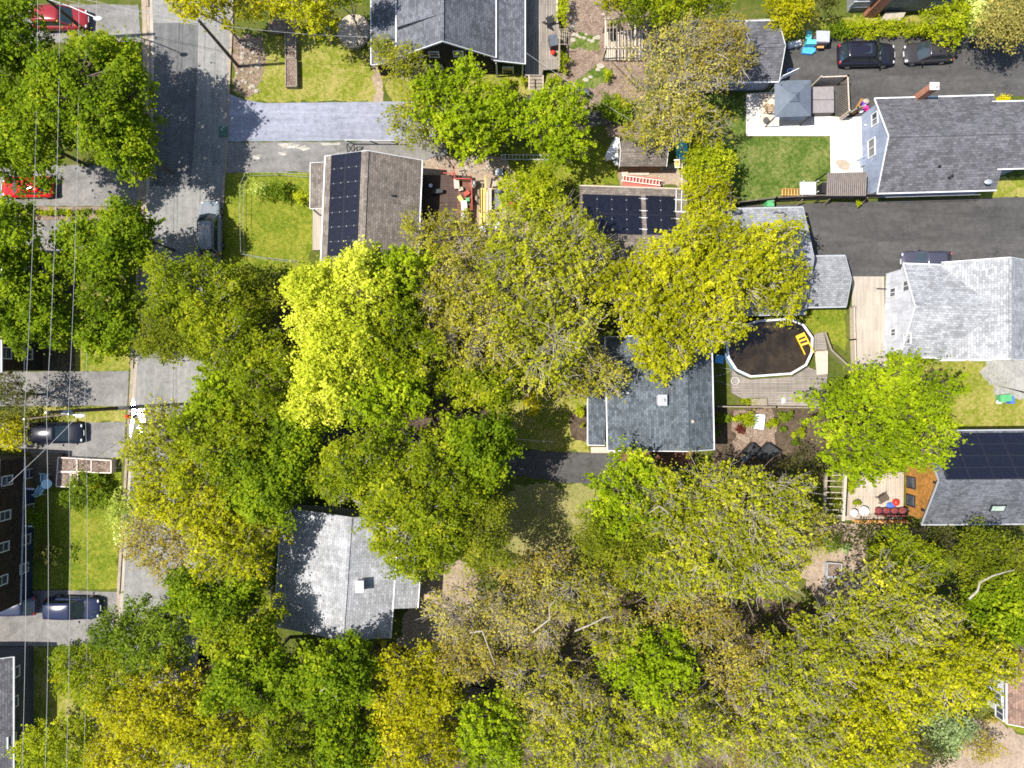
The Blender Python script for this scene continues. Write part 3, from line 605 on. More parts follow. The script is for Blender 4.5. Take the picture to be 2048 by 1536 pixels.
# ------------------------------------------------------------------ cars
def car(px, py, deg, L, W, Hh, col, label, suv=True, roofrail=False, sunroof=False, roofcol=None):
    c = P(px, py, .8); c.z = .024; o = thing('parked_car', label, 'car', (0,0,0), 'cars parked along the street and driveways')
    pm = paint('car_paint_%d' % len(MATS), col); a = L/2; w = W/2
    bz = .98 if suv else .86                                    # belt height
    st = ([(-1,.5,.62,.8),(-.975,.42,.82,.92),(-.9,.3,bz-.02,.97),(-.7,.26,bz,1.0),(-.3,.24,bz,1.0),(.1,.24,bz,1.0),(.4,.25,bz-.01,.99),(.56,.26,bz-.06,.985),(.76,.28,bz-.13,.96),(.91,.34,bz-.24,.9),(.985,.42,bz-.36,.78),(1,.48,bz-.42,.7)])
    b = MB(); k = 10; rings = []
    for fx, z0, z1, fw in st:
        x = fx*a; ww = w*fw; prof = [(-ww*.86,z0),(-ww*.99,z0+.12),(-ww,(z0+z1)/2),(-ww*.965,z1-.07),(-ww*.84,z1),(ww*.84,z1),(ww*.965,z1-.07),(ww,(z0+z1)/2),(ww*.99,z0+.12),(ww*.86,z0)]
        rings.append(len(b.v)); b.v += [(x, y, z) for y, z in prof]
    for r, s in zip(rings[:-1], rings[1:]):
        for i in range(k):
            j = (i+1) % k; b.f.append((r+i, s+i, s+j, r+j)); b.mi.append(0)
    b.f.append(tuple(rings[0]+i for i in range(k))); b.f.append(tuple(rings[-1]+i for i in reversed(range(k)))); b.mi += [0, 0]
    body = b.build('body', pm, o, smooth=True); m = body.modifiers.new('round', 'SUBSURF'); m.levels = m.render_levels = 1
    # glasshouse: base outline at the belt, top outline at the roof
    xb0, xb1 = (-.93*a, .47*a); xt0, xt1 = ((-.8 if suv else -.62)*a, .14*a); wb, wt = w*.88, w*.69; zt = Hh-.06; z0 = bz-.02
    base = [V((xb0,-wb*.9,z0)), V((xb1,-wb*.93,z0-.03)), V((xb1,wb*.93,z0-.03)), V((xb0,wb*.9,z0))]; top = [V((xt0,-wt*.94,zt)), V((xt1,-wt,zt)), V((xt1,wt,zt)), V((xt0,wt*.94,zt))]
    for nm, i, j in (('side_window',0,1), ('windscreen',1,2), ('side_window',2,3), ('rear_window',3,0)):
        g = MB(); q = [base[i], base[j], top[j], top[i]]
        if nm == 'windscreen': mid = [(base[i]+base[j])/2+V((.12*a*.5,0,0)), (top[i]+top[j])/2+V((.04*a,0,0))]; g.poly([q[0], mid[0], mid[1], q[3]]); g.poly([mid[0], q[1], q[2], mid[1]])
        else: g.poly(q)
        g.build(nm, m_carglass, o, smooth=True)
    b = MB(); nx, ny = 8, 6; cx = (xt0+xt1)/2; lx = (xt1-xt0)/2+.1; ly = wt+.06
    for i in range(nx+1):
        for j in range(ny+1):
            s, t2 = i/nx*2-1, j/ny*2-1; ed = 1-.06*t2*t2; b.v.append((cx+s*lx*ed, t2*ly*(1-.05*max(0, -s)), zt-.04+.15*(1-s*s*.75)*(1-t2*t2*.75)))
    for i in range(nx):
        for j in range(ny): q = i*(ny+1)+j; b.f.append((q, q+ny+1, q+ny+2, q+1)); b.mi.append(0)
    rf = b.build('roof', roofcol or pm, o, smooth=True); m = rf.modifiers.new('thick', 'SOLIDIFY'); m.thickness = .05
    if sunroof: b = MB(); b.bx((cx+lx*.35,0,zt+.055), lx*.55, wt*1.2, .02); b.build('sunroof', m_carglass, rf)
    if roofrail:
        for s in (-1, 1): b = MB(); b.path([(cx-lx*.85,s*ly*.86,zt+.02), (cx-lx*.75,s*ly*.86,zt+.12), (cx+lx*.7,s*ly*.86,zt+.12), (cx+lx*.8,s*ly*.86,zt+.02)], .025); b.build('roof_rail', m_black, rf)
    for i, (p, q) in enumerate(zip(base, top)): b = MB(); b.bar(p, q, .1, .07); b.build('pillar', pm, o)
    for s in (-1, 1):
        b = MB(); b.bar((a*.02,s*wb*.925,z0), (a*-.06,s*(wt-.01),zt), .07, .05); b.build('pillar', pm, o)
        b = MB(); b.ball((xb1-.25,s*(w+.1),bz+.06), .08, .12, .08, 8, 4); b.build('wing_mirror', pm, o)
        b = MB(); b.ball((a*.93,s*w*.66,bz-.33), .11, .15, .06, 8, 4); b.build('headlight', m_lamp_w, o)
        b = MB(); b.ball((-a*.955,s*w*.74,bz-.12), .07, .16, .12, 8, 4); b.build('tail_light', m_lamp_r, o)
        for x in (-.6*a, .62*a):
            b = MB(); b.tube((x,s*(w-.22),.34), (x,s*(w-.0),.34), .34, .34, 16); ty = b.build('wheel', m_tyre, o)
            b = MB(); b.tube((x,s*(w-.02),.34), (x,s*(w+.012),.34), .21, .19, 12); b.build('rim', m_rim, ty)
    b = MB(); b.bar((a*1.0,-w*.25,.5), (a*1.0,w*.25,.5), .04, .12); b.build('number_plate', m_white, o)
    o.location = c; o.rotation_euler.z = math.radians(deg); return o
car(419,456,91,4.75,1.9,1.72,(.17,.185,.2),'grey estate car parked at the kerb on the street', True, True, True)
car(52,373,180,4.5,1.8,1.45,(.42,.008,.008),'bright red car partly covered by foliage on the left driveway', False)
car(120,36,0,4.6,1.9,1.7,(.2,.018,.022),'dark red car under the street lamp at top left', True)
car(1734,108,1,5.0,1.95,1.75,(.012,.012,.02),'black sport utility car beside the blue playhouse', True, True, True)
car(1859,103,183,4.15,1.8,1.52,(.03,.027,.03),'dark grey hatchback nose to nose with the black car', False, False, True)
car(1855,522,180,4.3,1.8,1.5,(.045,.045,.065),'dark blue-grey car tucked against the white house', False)
car(112,866,0,4.5,1.85,1.65,(.01,.011,.018),'very dark car in dappled shade below the utility pole', True)
car(143,1217,-1,4.7,1.9,1.68,(.018,.023,.05),'navy blue car nearer the street of two on the lower left driveway', True)
car(18,1212,180,4.5,1.8,1.5,(.035,.042,.07),'slate blue car cut off by the left edge of the photo', False)

# ------------------------------------------------------------------ poles and wires
def insulators(o, pts): 
    for p in pts: b = MB(); b.tube(p, V(p)+Z1*.2, .06, .04, 8); b.build('insulator', m_lamp_w, o)
pa = P(258,815); o = thing('utility_pole', 'tall wooden utility pole with crossarm and street lamp by the fire hydrant', 'utility pole', pa)
b = MB(); b.tube(pa, pa+V((0,0,10.9)), .17, .12, 10); b.build('pole', m_pole, o)
zt = 10.5; ca, cb2 = P(52,838,zt), P(140,828,zt)
b = MB(); b.bar(ca, cb2, .1, .13); b.build('crossarm', m_pole, o); insulators(o, [ca+Z1*.05, cb2+Z1*.05, pa+Z1*10.9])
b = MB(); b.tube(pa+V((.22,-.1,8.6)), pa+V((.22,-.1,9.4)), .2, .2, 12); b.build('transformer', m_grey_tr, o)
la, lb = pa+V((0,-.1,9.3)), P(160,831,9.6); b = MB(); b.path([la, (la+lb)/2+Z1*.25, lb], .04); b.build('lamp_arm', m_steel, o)
b = MB(); b.ball(lb, .4, .17, .09, 10, 5); b.build('lamp_head', m_lamp_w, o)
b = MB(); b.tube(pa+Z1*.01, pa+Z1*2.0, .185, .18, 10, False); b.build('pole_guard', m_steel, o)
pb = P(477,133); o = thing('utility_pole', 'leaning-looking wooden pole beside the stony verge near the sealed driveway', 'utility pole', pb)
b = MB(); b.tube(pb, pb+V((0,0,8.0)), .15, .11, 10); b.build('pole', m_pole, o); insulators(o, [pb+Z1*7.9, pb+V((-.15,0,7.2))])
pc = P(188,76); o = thing('utility_pole', 'dark wooden pole with curved street lamp in front of the dark red car', 'utility pole', pc)
b = MB(); b.tube(pc, pc+V((0,0,9.5)), .16, .12, 10); b.build('pole', m_pole, o)
lb = P(196,37,6.6); la = pc+Z1*6.3; b = MB(); b.path([la, la*.5+lb*.5+Z1*.35, lb], .045); b.build('lamp_arm', m_steel, o); b = MB(); b.ball(lb, .38, .2, .1, 10, 5); b.build('lamp_head', m_lamp_w, o)
def wire(a, c, sag, r, label):
    b = MB(); n = 14; b.path([V(a).lerp(V(c), i/n)-Z1*(sag*4*(i/n)*(1-i/n)) for i in range(n+1)], r, 5); tag(b.build('power_line', m_wire, None, V((a.x, a.y, 0))), label, 'power line', 'overhead power and telephone lines')
I = lambda p: p+Z1*.2
wire(I(ca), V((ca.x+.9, 36, zt+.1)), .5, .014, 'leftmost overhead line running up the street from the crossarm')
wire(I(ca), V((ca.x-.6, -36, zt+.1)), .5, .014, 'leftmost overhead line running down past the slate blue house')
wire(pa+Z1*11.0, V((pa.x+.9, 36, 10.9)), .5, .014, 'middle overhead line running up the street from the pole top')
wire(pa+Z1*11.0, V((pa.x-.5, -36, 10.9)), .5, .014, 'middle overhead line running down from the pole top over the navy car')
wire(I(cb2), V((cb2.x+.6, 36, zt)), .5, .012, 'rightmost overhead line running up through the street trees')
wire(I(cb2), V((cb2.x-.6, -36, zt)), .5, .012, 'rightmost overhead line running down beside the navy house lawn')
wire(pa+V((.15,0,6.8)), V((pa.x+1.0,36,6.6)), .6, .012, 'lower telephone cable running up the street from the pole')
wire(pa+V((.15,0,6.6)), V((pa.x-.4,-36,6.4)), .6, .012, 'lower telephone cable running down past the planters')
wire(pa+V((.1,-.1,7.0)), V((-41.3,-8.5,4.2)), .3, .015, 'thin service wire from the pole to the navy house')
wire(pc+Z1*8.0, pb+Z1*7.7, .4, .018, 'upper white wire spanning the street between two poles')
wire(pc+Z1*7.0, pb+V((0,0,7.1)), .5, .012, 'lower white wire spanning the street between two poles')
wire(pb+Z1*7.5, V((-11.5,27.5,5.5)), .4, .012, 'service wire from the pole to the black cottage')
wire(V((1.1,27.5,2.9)), P(1275,248,2.2), .3, .014, 'thin wire from the cottage verandah across the gravel garden')
wire(P(935,872,5), P(1105,884,3.5), .3, .015, 'pale wire crossing the shaded centre driveway')
hp = P(262,832); o = thing('fire_hydrant', 'dark red fire hydrant at the kerb below the utility pole', 'hydrant', hp)
b = MB(); b.tube(hp, hp+Z1*.6, .13, .12, 10); b.ball(hp+Z1*.6, .14, .14, .12, 10, 5); b.build('barrel', m_red, o, smooth=True)
b = MB(); b.tube(hp+V((-.3,0,.42)), hp+V((.3,0,.42)), .08, .08, 8); b.build('outlet', m_red, o); b = MB(); b.tube(hp+V((0,-.22,.42)), hp+V((0,0,.42)), .09, .09, 8); b.build('outlet', m_red, o)
tag(MB().bx(P(447,264,.01), .8, .9, .05).build('drain_cover', plain('green_grate', (.05, .11, .08), .6), None, P(447,264)), 'small green drain cover at the street edge', 'drain cover')

# ------------------------------------------------------------------ fences
def fence(name, label, px, hgt, mat, post=m_wood, step=2.2, panel=True, rails=2, th=.05, group=None, wirey=False):
    pts = [P(x, y) for x, y in px]; o = thing(name, label, 'fence', pts[0], group)
    for a, c in zip(pts[:-1], pts[1:]):
        k = max(1, round((c-a).length/step))
        for i in range(k):
            p, q = a.lerp(c, i/k), a.lerp(c, (i+1)/k)
            if panel: b = MB(); d = (q-p).normalized()*.06; b.bar(p+d+Z1*(hgt*.5+.03), q-d+Z1*(hgt*.5+.03), th, hgt*.92); b.build('fence_panel', mat, o)
            for r in range(rails): z = hgt*(1.0-.75*r/max(1, rails-1 or 1)); b = MB(); (b.tube(p+Z1*z, q+Z1*z, .017, .017, 6) if wirey else b.bar(p+Z1*z, q+Z1*z, .1, .05)); b.build('rail', mat, o)
            b = MB(); (b.tube(p, p+Z1*(hgt+.06), .017, .017, 6) if wirey else b.bx(p, .11, .11, hgt+.1)); b.build('post', post, o)
        b = MB(); b.bx(c, .11, .11, hgt+.1) if not wirey else b.tube(c, c+Z1*(hgt+.06), .025, .025, 6); b.build('post', post, o)
    return o
m_fsteel = plain('dull_steel', (.25, .26, .25), .6, .2)
fence('chain_link_fence', 'thin galvanised wire fence enclosing the front lawn of the solar bungalow', [(622,356),(560,352),(500,353),(490,375),(489,430),(491,512),(540,520),(600,526)], 1.1, m_fsteel, m_fsteel, 2.4, False, 2, wirey=True)
fence('board_fence', 'long grey board fence between the pool deck and the flower garden', [(1426,812),(1540,813),(1660,815)], 1.5, m_wood, m_wood)
f = fence('board_fence', 'dark board fence with slanted braces below the patio and ribbed awning', [(1458,414),(1540,404),(1640,399),(1752,396)], 1.5, plain('dark_fence', (.1, .085, .07), .9), m_wood)
for x, y in ((1548,402),(1605,399),(1660,397),(1735,395)): b = MB(); b.bar(P(x,y,1.3), P(x-12,y+13,.05), .09, .07); b.build('brace', m_wood, f)
fence('board_fence', 'low wooden fence along the ribbed concrete drive', [(1699,615),(1700,680),(1702,735)], .9, m_wood_pale, m_wood, 2.2, True, 1)
o = thing('lattice_screen', 'pale diagonal lattice screen around the covered hot tub', 'fence', P(1675,200))
for A, Bq, k in (((1624,172),(1676,170),16), ((1676,170),(1679,238),20)):
    p, q = P(*A), P(*Bq)
    for i in range(k):
        s = p.lerp(q, i/k); e = p.lerp(q, min(1, (i+1.6)/k)); b = MB(); b.bar(s+Z1*.1, e+Z1*1.75, .1, .02); b.build('slat', m_wood_pale, o)
    b = MB(); b.bar(p+Z1*1.8, q+Z1*1.8, .1, .05); b.build('top_rail', m_wood_pale, o)
    for s in (p, q): b = MB(); b.bx(s, .12, .12, 1.95); b.build('post', m_wood_pale, o)
o = fence('board_fence', 'short wooden gate panel angled beside the hot tub', [(1682,240),(1702,226),(1716,222)], 1.2, m_wood, m_wood_pale, 1.2)
o = thing('metal_gate', 'pale metal rail with black cross-braced gate on the worn driveway', 'gate', P(694,277))
b = MB(); b.tube(P(688,280,1.2), P(800,281,1.2), .05, .05, 8); b.build('top_rail', m_steel, o)
for x in (692,738,780): b = MB(); b.tube(P(x,281,0), P(x,281,1.2), .05, .05, 8); b.build('post', m_white, o)
b = MB(); A, Bq, Cq, D = P(694,287,1.1), P(708,287,1.1), P(709,307,.4), P(695,307,.4); [b.bar(s, e, .06, .05) for s, e in ((A,Bq),(Bq,Cq),(Cq,D),(D,A),(A,Cq),(Bq,D))]; b.build('braced_panel', m_black, o)

# ------------------------------------------------------------------ pool, decks, pergolas
rim = [(1478,652),(1515,640),(1578,636),(1594,642),(1609,649),(1627,675),(1626,705),(1614,731),(1584,749),(1500,755),(1471,741),(1455,716),(1452,690),(1458,668)]
RP = [P(x, y, 1.25) for x, y in rim]; cen = sum(RP, V())/len(RP); cen.z = 0; nR = len(RP)
o = thing('swimming_pool', 'above-ground oval pool with white rim and murky brown water', 'pool', cen)
b = MB(); w2 = MB()
for i in range(nR):
    p, q = RP[i], RP[(i+1) % nR]; pi, qi = [s-(s-V((cen.x,cen.y,s.z))).normalized()*.2 for s in (p, q)]
    b.slab([p, q, qi, pi], .06); po, qo = p.lerp(pi, .5), q.lerp(qi, .5); w2.poly([V((po.x,po.y,0)), V((qo.x,qo.y,0)), qo-Z1*.06, po-Z1*.06])
b.build('rim', m_white, o); w2.build('side_wall', plain('pool_wall', (.2, .32, .45), .5), o)
b = MB(); b.poly([V((s.x,s.y,.98)) for s in reversed([p-(p-V((cen.x,cen.y,p.z))).normalized()*.1 for p in RP])]); b.build('water', m_water, o)
o = thing('pool_ladder', 'yellow plastic ladder standing in the murky pool', 'ladder', P(1608,690,.98))
A, Bq, Cq, D = P(1592,672,1.1), P(1607,665,1.2), P(1628,705,1.5), P(1610,709,1.2)
for s, e in ((A,D),(Bq,Cq)): b = MB(); b.bar(s, e, .09, .09); b.build('side_rail', m_yellow, o)
for f in (.08, .3, .5): s, e = A.lerp(D, f), Bq.lerp(Cq, f); b = MB(); b.bar(s, e, .3 if f < .1 else .16, .05); b.build('step', m_yellow, o)
o = thing('pool_deck', 'weathered grey timber deck along the lower side of the pool', 'deck', P(1550,780))
b = MB(); b.slab([P(x,y,.5) for x, y in ((1464,738),(1474,748),(1500,759),(1586,753),(1617,734),(1655,750),(1652,814),(1537,811),(1535,795),(1484,797),(1464,786))], .46); b.build('boards', m_deck_h, o)
b = MB(); b.slab([P(x,y,1.0) for x, y in ((1629,668),(1648,665),(1655,700),(1629,702))], .1); b.build('landing', m_deck_h, o)
b = MB(); b.slab([P(x,y,.75) for x, y in ((1630,703),(1656,701),(1656,748),(1634,750))], .1); b.build('landing', m_wood_pale, o)
for s, e in (((1650,664),(1663,700)), ((1663,700),(1708,742))):
    p, q = P(*s, 1.6), P(*e, 1.1); b = MB(); b.bar(p, q, .14, .06); b.build('hand_rail', m_wood, o)
    for i in range(12): r = p.lerp(q, i/11); b = MB(); b.bx((r.x,r.y,.2), .05, .05, r.z-.22); b.build('baluster', m_wood, o)
tag(MB().slab([P(1503,798,.62), P(1534,796,.62), P(1535,811,.62), P(1504,812,.62)], .6).build('garden_box', m_wood, None, P(1519,804)), 'grey wooden box at the corner of the pool deck', 'box')
b = MB(); b.tube(P(1565,801,.5), P(1565,801,.53), .28, .28, 14); tag(b.build('round_board', m_grey_tr, None, P(1565,801)), 'round grey board lying on the pool deck', 'board')
b = MB(); q = P(1470,762,.53); pts = [q+V((.34*math.cos(t), .3*math.sin(t), .01*t)) for t in np.linspace(0, 14, 50)]; b.path(pts, .02, 4); tag(b.build('garden_hose', m_white, None, V((q.x,q.y,.5))), 'coiled white garden hose at the pool deck corner', 'hose')
b = MB(); b.path([P(1440+22*math.sin(t*1.3)+5*math.sin(t*3.1), 735+t*6, .06) for t in np.linspace(0, 6.3, 50)], .02, 4); tag(b.build('garden_hose', m_steel, None, P(1440,750)), 'loose hose snaking in the shade beside the slate roof', 'hose')
tag(MB().slab([P(1432,708,.25), P(1448,712,.3), P(1446,728,.25), P(1430,725,.22)], .2).build('blue_tarp', m_blue, None, P(1439,718)), 'crumpled blue tarp in the shade beside the pool', 'tarp')

def deck(label, px, z, mat, cat='deck'):
    q = [P(x, y, z) for x, y in px]; c = sum(q, V())/len(q); o = thing('timber_deck', label, cat, (c.x, c.y, 0)); b = MB(); b.slab(q, z-.03 if z < .6 else .12); b.build('boards', mat, o)
    if z >= .6:
        for p in q: b = MB(); b.bx((p.x*.9995, p.y*.9995, 0), .12, .12, z-.13); b.build('post', m_wood, o)
    return o
o = deck('grey timber deck along the right side of the black cottage', [(1050,-40),(1118,-40),(1118,138),(1086,140),(1084,152),(1050,152)], .7, m_deck)
for i in range(4): b = MB(); b.slab([P(1059,152+i*7,.56-.14*i), P(1085,152+i*7,.56-.14*i), P(1085,159+i*7,.56-.14*i), P(1059,159+i*7,.56-.14*i)], .06); b.build('stair_tread', m_wood, o)
for x in (1058,1086): b = MB(); b.bar(P(x,150,1.5), P(x,180,1.0), .1, .06); b.build('hand_rail', m_wood_pale, o)
for i in range(8): b = MB(); b.bx(P(1119,62+i*9.5,.7), .06, .06, .9); b.build('baluster', m_wood, o)
b = MB(); b.bar(P(1119,60,1.6), P(1118,138,1.6), .12, .05); b.build('hand_rail', m_wood, o)
for x0, y0, x1, y1 in ((1118,58,1139,60),(1118,88,1140,90)):
    b = MB(); b.bar(P(x0,y0,1.6), P(x1,y1,1.2), .07, .05); b.build('hand_rail', m_wood, o)
for i in range(5): b = MB(); b.slab([P(1119+4.2*i,61,.6-.12*i), P(1122+4.2*i,61,.6-.12*i), P(1122+4.2*i,88,.6-.12*i), P(1119+4.2*i,88,.6-.12*i)], .05); b.build('stair_tread', m_wood, o)
b = MB(); b.slab([P(1112,-5,1.0), P(1116,-5,1.0), P(1116,45,1.0), P(1112,45,1.0)], .06); b.build('bench_top', m_wood_pale, o)
o = thing('barbecue', 'dark covered barbecue with a red gas bottle on the cottage deck', 'barbecue', P(1106,92,.7))
b = MB(); b.bx(P(1106,90,.7), .7, .95, .9, .2); b.build('hood', m_grill, o); b = MB(); b.tube(P(1106,105,.7), P(1106,105,1.15), .2, .18, 12); b.ball(P(1106,105,1.15), .18, .18, .12); b.build('gas_bottle', m_red, o)
o = thing('garden_table', 'rocking chair frame beside the potted shrubs on the cottage deck', 'chair', P(1100,40,.7)); b = MB(); b.bx(P(1100,40,1.1), .6, .6, .06, .4); b.build('seat', m_black, o); b = MB(); b.bar(P(1094,46,1.1), P(1090,48,1.7), .6, .06); b.build('backrest', m_black, o)
for x, y in ((1095,36),(1105,34),(1096,46),(1106,44)): b = MB(); b.bx(P(x,y,.7), .05, .05, .4); b.build('leg', m_black, o)

o = thing('pergola', 'wooden pergola with open rafters over a slatted platform in the gravel garden', 'pergola', P(1245,80))
for i in range(18): b = MB(); x = 1209+i*4.3; b.slab([P(x,64 if i < 7 else 62,.3), P(x+3.3,64 if i < 7 else 62,.3), P(x+3.3,120,.3), P(x,120,.3)], .1); b.build('platform_board', m_wood_pale, o)
for x, y in ((1213,38),(1270,38),(1213,96),(1270,96)): b = MB(); b.bx(P(x,y,2.3).xy.to_3d(), .12, .12, 2.2); b.build('post', m_wood, o)
for y in (38,96): b = MB(); b.bar(P(1208,y,2.3), P(1276,y,2.3), .1, .16); b.build('beam', m_wood_pale, o)
for i in range(9): x = 1212+i*7.2; b = MB(); b.bar(P(x,34,2.45), P(x,100,2.45), .05, .12); b.build('rafter', m_wood, o)
for x in (1211,1270): b = MB(); b.bar(P(x,40,2.6), P(x,92,2.6), .14, .05); b.build('side_beam', m_wood_pale, o)
o = thing('patio_chair', 'dark reclining chair under the pergola', 'chair', P(1224,70,.3)); b = MB(); b.bx(P(1224,72,.65), .6, .6, .06, .15); b.build('seat', m_black, o); b = MB(); b.bar(P(1223,62,.7), P(1222,57,1.25), .6, .05); b.build('backrest', m_black, o)
for x, y in ((1218,66),(1230,66),(1218,78),(1230,78)): b = MB(); b.bx(P(x,y,.3), .05, .05, .36); b.build('leg', m_black, o)
o = thing('round_deck', 'curved timber deck with slatted bench left of the cottage', 'deck', P(705,62))
cx, cy = 708, 62; b = MB(); ring = [P(cx+34*math.cos(t), cy+34*math.sin(t), .35) for t in np.linspace(0, 2*math.pi, 24, False)]; b.slab(ring, .32); b.build('boards', courses('curved_deck_boards', (.42, .36, .27), 2, .14, .15, .3, .016, .85, .6), o)
for i in range(16):
    t = math.radians(-40+i*11); b = MB(); p, q = P(cx+22*math.cos(t), cy+22*math.sin(t), 1.05), P(cx+31*math.cos(t), cy+31*math.sin(t), 1.05); b.bar(p, q, .1, .05); b.build('bench_slat', m_wood_pale, o)
b = MB(); b.path([P(cx+33*math.cos(t), cy+33*math.sin(t), 1.3) for t in np.radians(np.linspace(-45, 135, 14))], .05, 5); b.build('hand_rail', m_wood, o)
for t in np.radians(np.linspace(-40, 130, 7)): b = MB(); b.bx(P(cx+33*math.cos(t), cy+33*math.sin(t), .35), .08, .08, .95); b.build('post', m_wood, o)

def planter(label, parts, z, soil=m_soil, frame=m_wood, cat='planter', group='raised garden beds'):
    o = None
    for poly in parts:
        q = [P(x, y, z) for x, y in poly]
        if o is None: o = thing('raised_bed', label, cat, (q[0].x, q[0].y, 0), group)
        b = MB(); c = sum(q, V())/len(q); b.slab([c+(p-c)*.97-Z1*.08 for p in q], z-.1); b.build('soil', soil, o)
        for i in range(len(q)): s, e = q[i], q[(i+1) % len(q)]; b = MB(); b.bar(s-Z1*z/2, e-Z1*z/2, .08, z); b.build('side_board', frame, o)
    return o
m_bedsoil = ground_mat('planter_soil', [(.35, (.05, .035, .025)), (.5, (.12, .085, .065)), (.7, (.2, .15, .12))], 1.5, 9, .9, (.4, .33, .28))
planter('T-shaped raised bed of dark soil on the lawn beside the round deck', [[(570,38),(591,38),(591,115),(571,115)], [(571,118),(592,118),(593,172),(571,172)], [(538,40),(569,40),(569,61),(538,61)]], .6, m_bedsoil)
m_frame = plain('bleached_frame', (.6, .5, .44), .8, .1)
planter('pale framed raised beds in front of the navy house porch', [[(116,915),(153,917),(153,943),(114,943)], [(154,917),(182,919),(182,944),(154,943)], [(183,919),(222,921),(222,946),(183,945)], [(114,944),(141,945),(141,974),(112,973)], [(142,946),(155,946),(155,972),(142,972)]], .8, m_bedsoil, m_frame)
planter('narrow double raised bed in the stony garden at lower right', [[(1655,1126),(1684,1128),(1682,1154),(1654,1153)], [(1654,1155),(1681,1156),(1675,1182),(1652,1180)]], .5, m_bedsoil, m_grey_tr)
planter('small white cold frame with glass top in the flower garden', [[(1508,829),(1530,830),(1527,859),(1506,856)]], .45, plain('cold_frame_glass', (.45, .48, .5), .25, .2, 6, .5), m_white, 'cold frame')
for i, (pts, lb) in enumerate((([(1488,905),(1506,886),(1519,897),(1500,918)], 'dark slatted compost bin tilted left in the flower garden'), ([(1523,901),(1538,886),(1562,903),(1546,917)], 'black soil bin, the largest of three in the flower garden'), ([(1512,912),(1521,903),(1533,912),(1526,920)], 'smallest dark bin between two larger ones in the flower garden'))):
    planter(lb, [pts], .7, plain('bin_fill_%d' % i, (.03, .032, .035), .7, .3), m_black, 'compost bin', 'garden bins')
b = MB(); b.tube(P(1490,917,0), P(1490,917,.6), .27, .3, 14); tag(b.build('garden_pot', m_grill, None, P(1490,917)), 'dark round pot beside the slatted compost bin', 'pot')

# gazebo, hot tub and patio
o = thing('gazebo', 'dark grey hip-roofed gazebo on the white patio', 'gazebo', P(1585,198)); ez = 2.3; E = [P(1549,235,ez), P(1622,232,ez), P(1622,160,ez), P(1549,161,ez)]; pk = P(1588,194,3.2)
for i in range(4):
    s, e = E[i], E[(i+1) % 4]; tp = [pk+(q-pk)*.22 for q in (e, s)]; b = MB(); b.slab([s, e, tp[0]+Z1*0, tp[1]], .03); b.build('canopy_panel', m_cloth, o); b = MB(); b.bx((s.x*.99+pk.x*.01, s.y*.99+pk.y*.01, 0), .09, .09, ez-.04); b.build('post', m_black, o)
b = MB(); c2 = [pk+(q-pk)*.26+Z1*.12 for q in E]; ap = pk+Z1*.3
for i in range(4): b.poly([c2[i], c2[(i+1) % 4], ap])
b.build('vent_cap', m_cloth, o)
o = thing('hot_tub', 'square hot tub under a brown cover inside the lattice screen', 'hot tub', P(1646,200)); b = MB(); b.slab([P(1625,226,.85), P(1667,225,.85), P(1666,174,.85), P(1625,175,.85)], .83); b.build('cabinet', m_black, o)
b = MB(); b.slab([P(1624,199,.96), P(1668,199,.96), P(1667,173,.96), P(1624,174,.96)], .1); b.build('cover', m_cover, o); b = MB(); b.slab([P(1624,226,.96), P(1668,225,.96), P(1668,200,.96), P(1624,200,.96)], .1); b.build('cover', m_cover, o)
def slat_chair(label, px, py, a, mat, z=.03, wd=.62, n=5, cat='chair'):
    c = P(px, py, z); o = thing('garden_chair', label, cat, c); ca, sa = math.cos(a), math.sin(a); L = lambda x, y, zz: c+V((ca*x-sa*y, sa*x+ca*y, zz))
    for i in range(n): y = -.28+.56*i/(n-1); b = MB(); b.bar(L(-wd/2,y,.42), L(wd/2,y,.42), .085, .03); b.build('seat_slat', mat, o)
    for i in range(n-1): x = -wd/2+.06+(wd-.12)*i/(n-2); b = MB(); b.bar(L(x,.3,.44), L(x,.48,1.0), .08, .025); b.build('back_slat', mat, o)
    for x in (-wd/2, wd/2):
        for y in (-.28, .3): b = MB(); b.bar(L(x,y,0), L(x,y,.62 if y < 0 else .44), .05, .05); b.build('leg', mat, o)
        b = MB(); b.bar(L(x,-.3,.63), L(x,.34,.63), .08, .03); b.build('armrest', mat, o)
    return o
slat_chair('brown slatted wooden chair on the patio left of the gazebo', 1534, 220, math.pi, plain('brown_timber', (.2, .13, .06), .8))
slat_chair('grey-blue folding chair against the pale blue gable wall', 1722, 326, -1.2, plain('blue_grey_sling', (.2, .25, .32), .6))
slat_chair('dark wicker chair casting a shadow on the sunny deck', 1760, 996, .5, plain('wicker', (.12, .09, .07), .8), .45, .7)
slat_chair('small grey folding chair at the front of the tan shed', 1317, 334, -.3, m_steel, .02, .5)
b = MB(); b.tube(P(1532,240,.03), P(1532,240,.4), .2, .26, 12); tag(b.build('plant_pot', m_black, None, P(1532,240)), 'black pot on the patio below the slatted chair', 'pot')
o = thing('awning', 'dark ribbed awning against the pale blue house wall', 'awning', P(1694,368)); A, Bq, Cq, D = P(1654,346,2.3), P(1734,344,2.5), P(1732,392,2.5), P(1652,392,2.3)
b = MB(); b.slab([A,Bq,Cq,D], .03); b.build('sheet', plain('awning_sheet', (.07, .06, .055), .7), o)
for i in range(20): f = (i+.5)/20; b = MB(); b.bar(A.lerp(Bq,f)+Z1*.03, D.lerp(Cq,f)+Z1*.03, .07, .05); b.build('rib', plain('awning_rib', (.2, .17, .15), .7) if i == 0 else MATS['awning_rib'], o)
for p in (A, D): b = MB(); b.bx((p.x,p.y,0), .09, .09, 2.25); b.build('post', m_black, o)
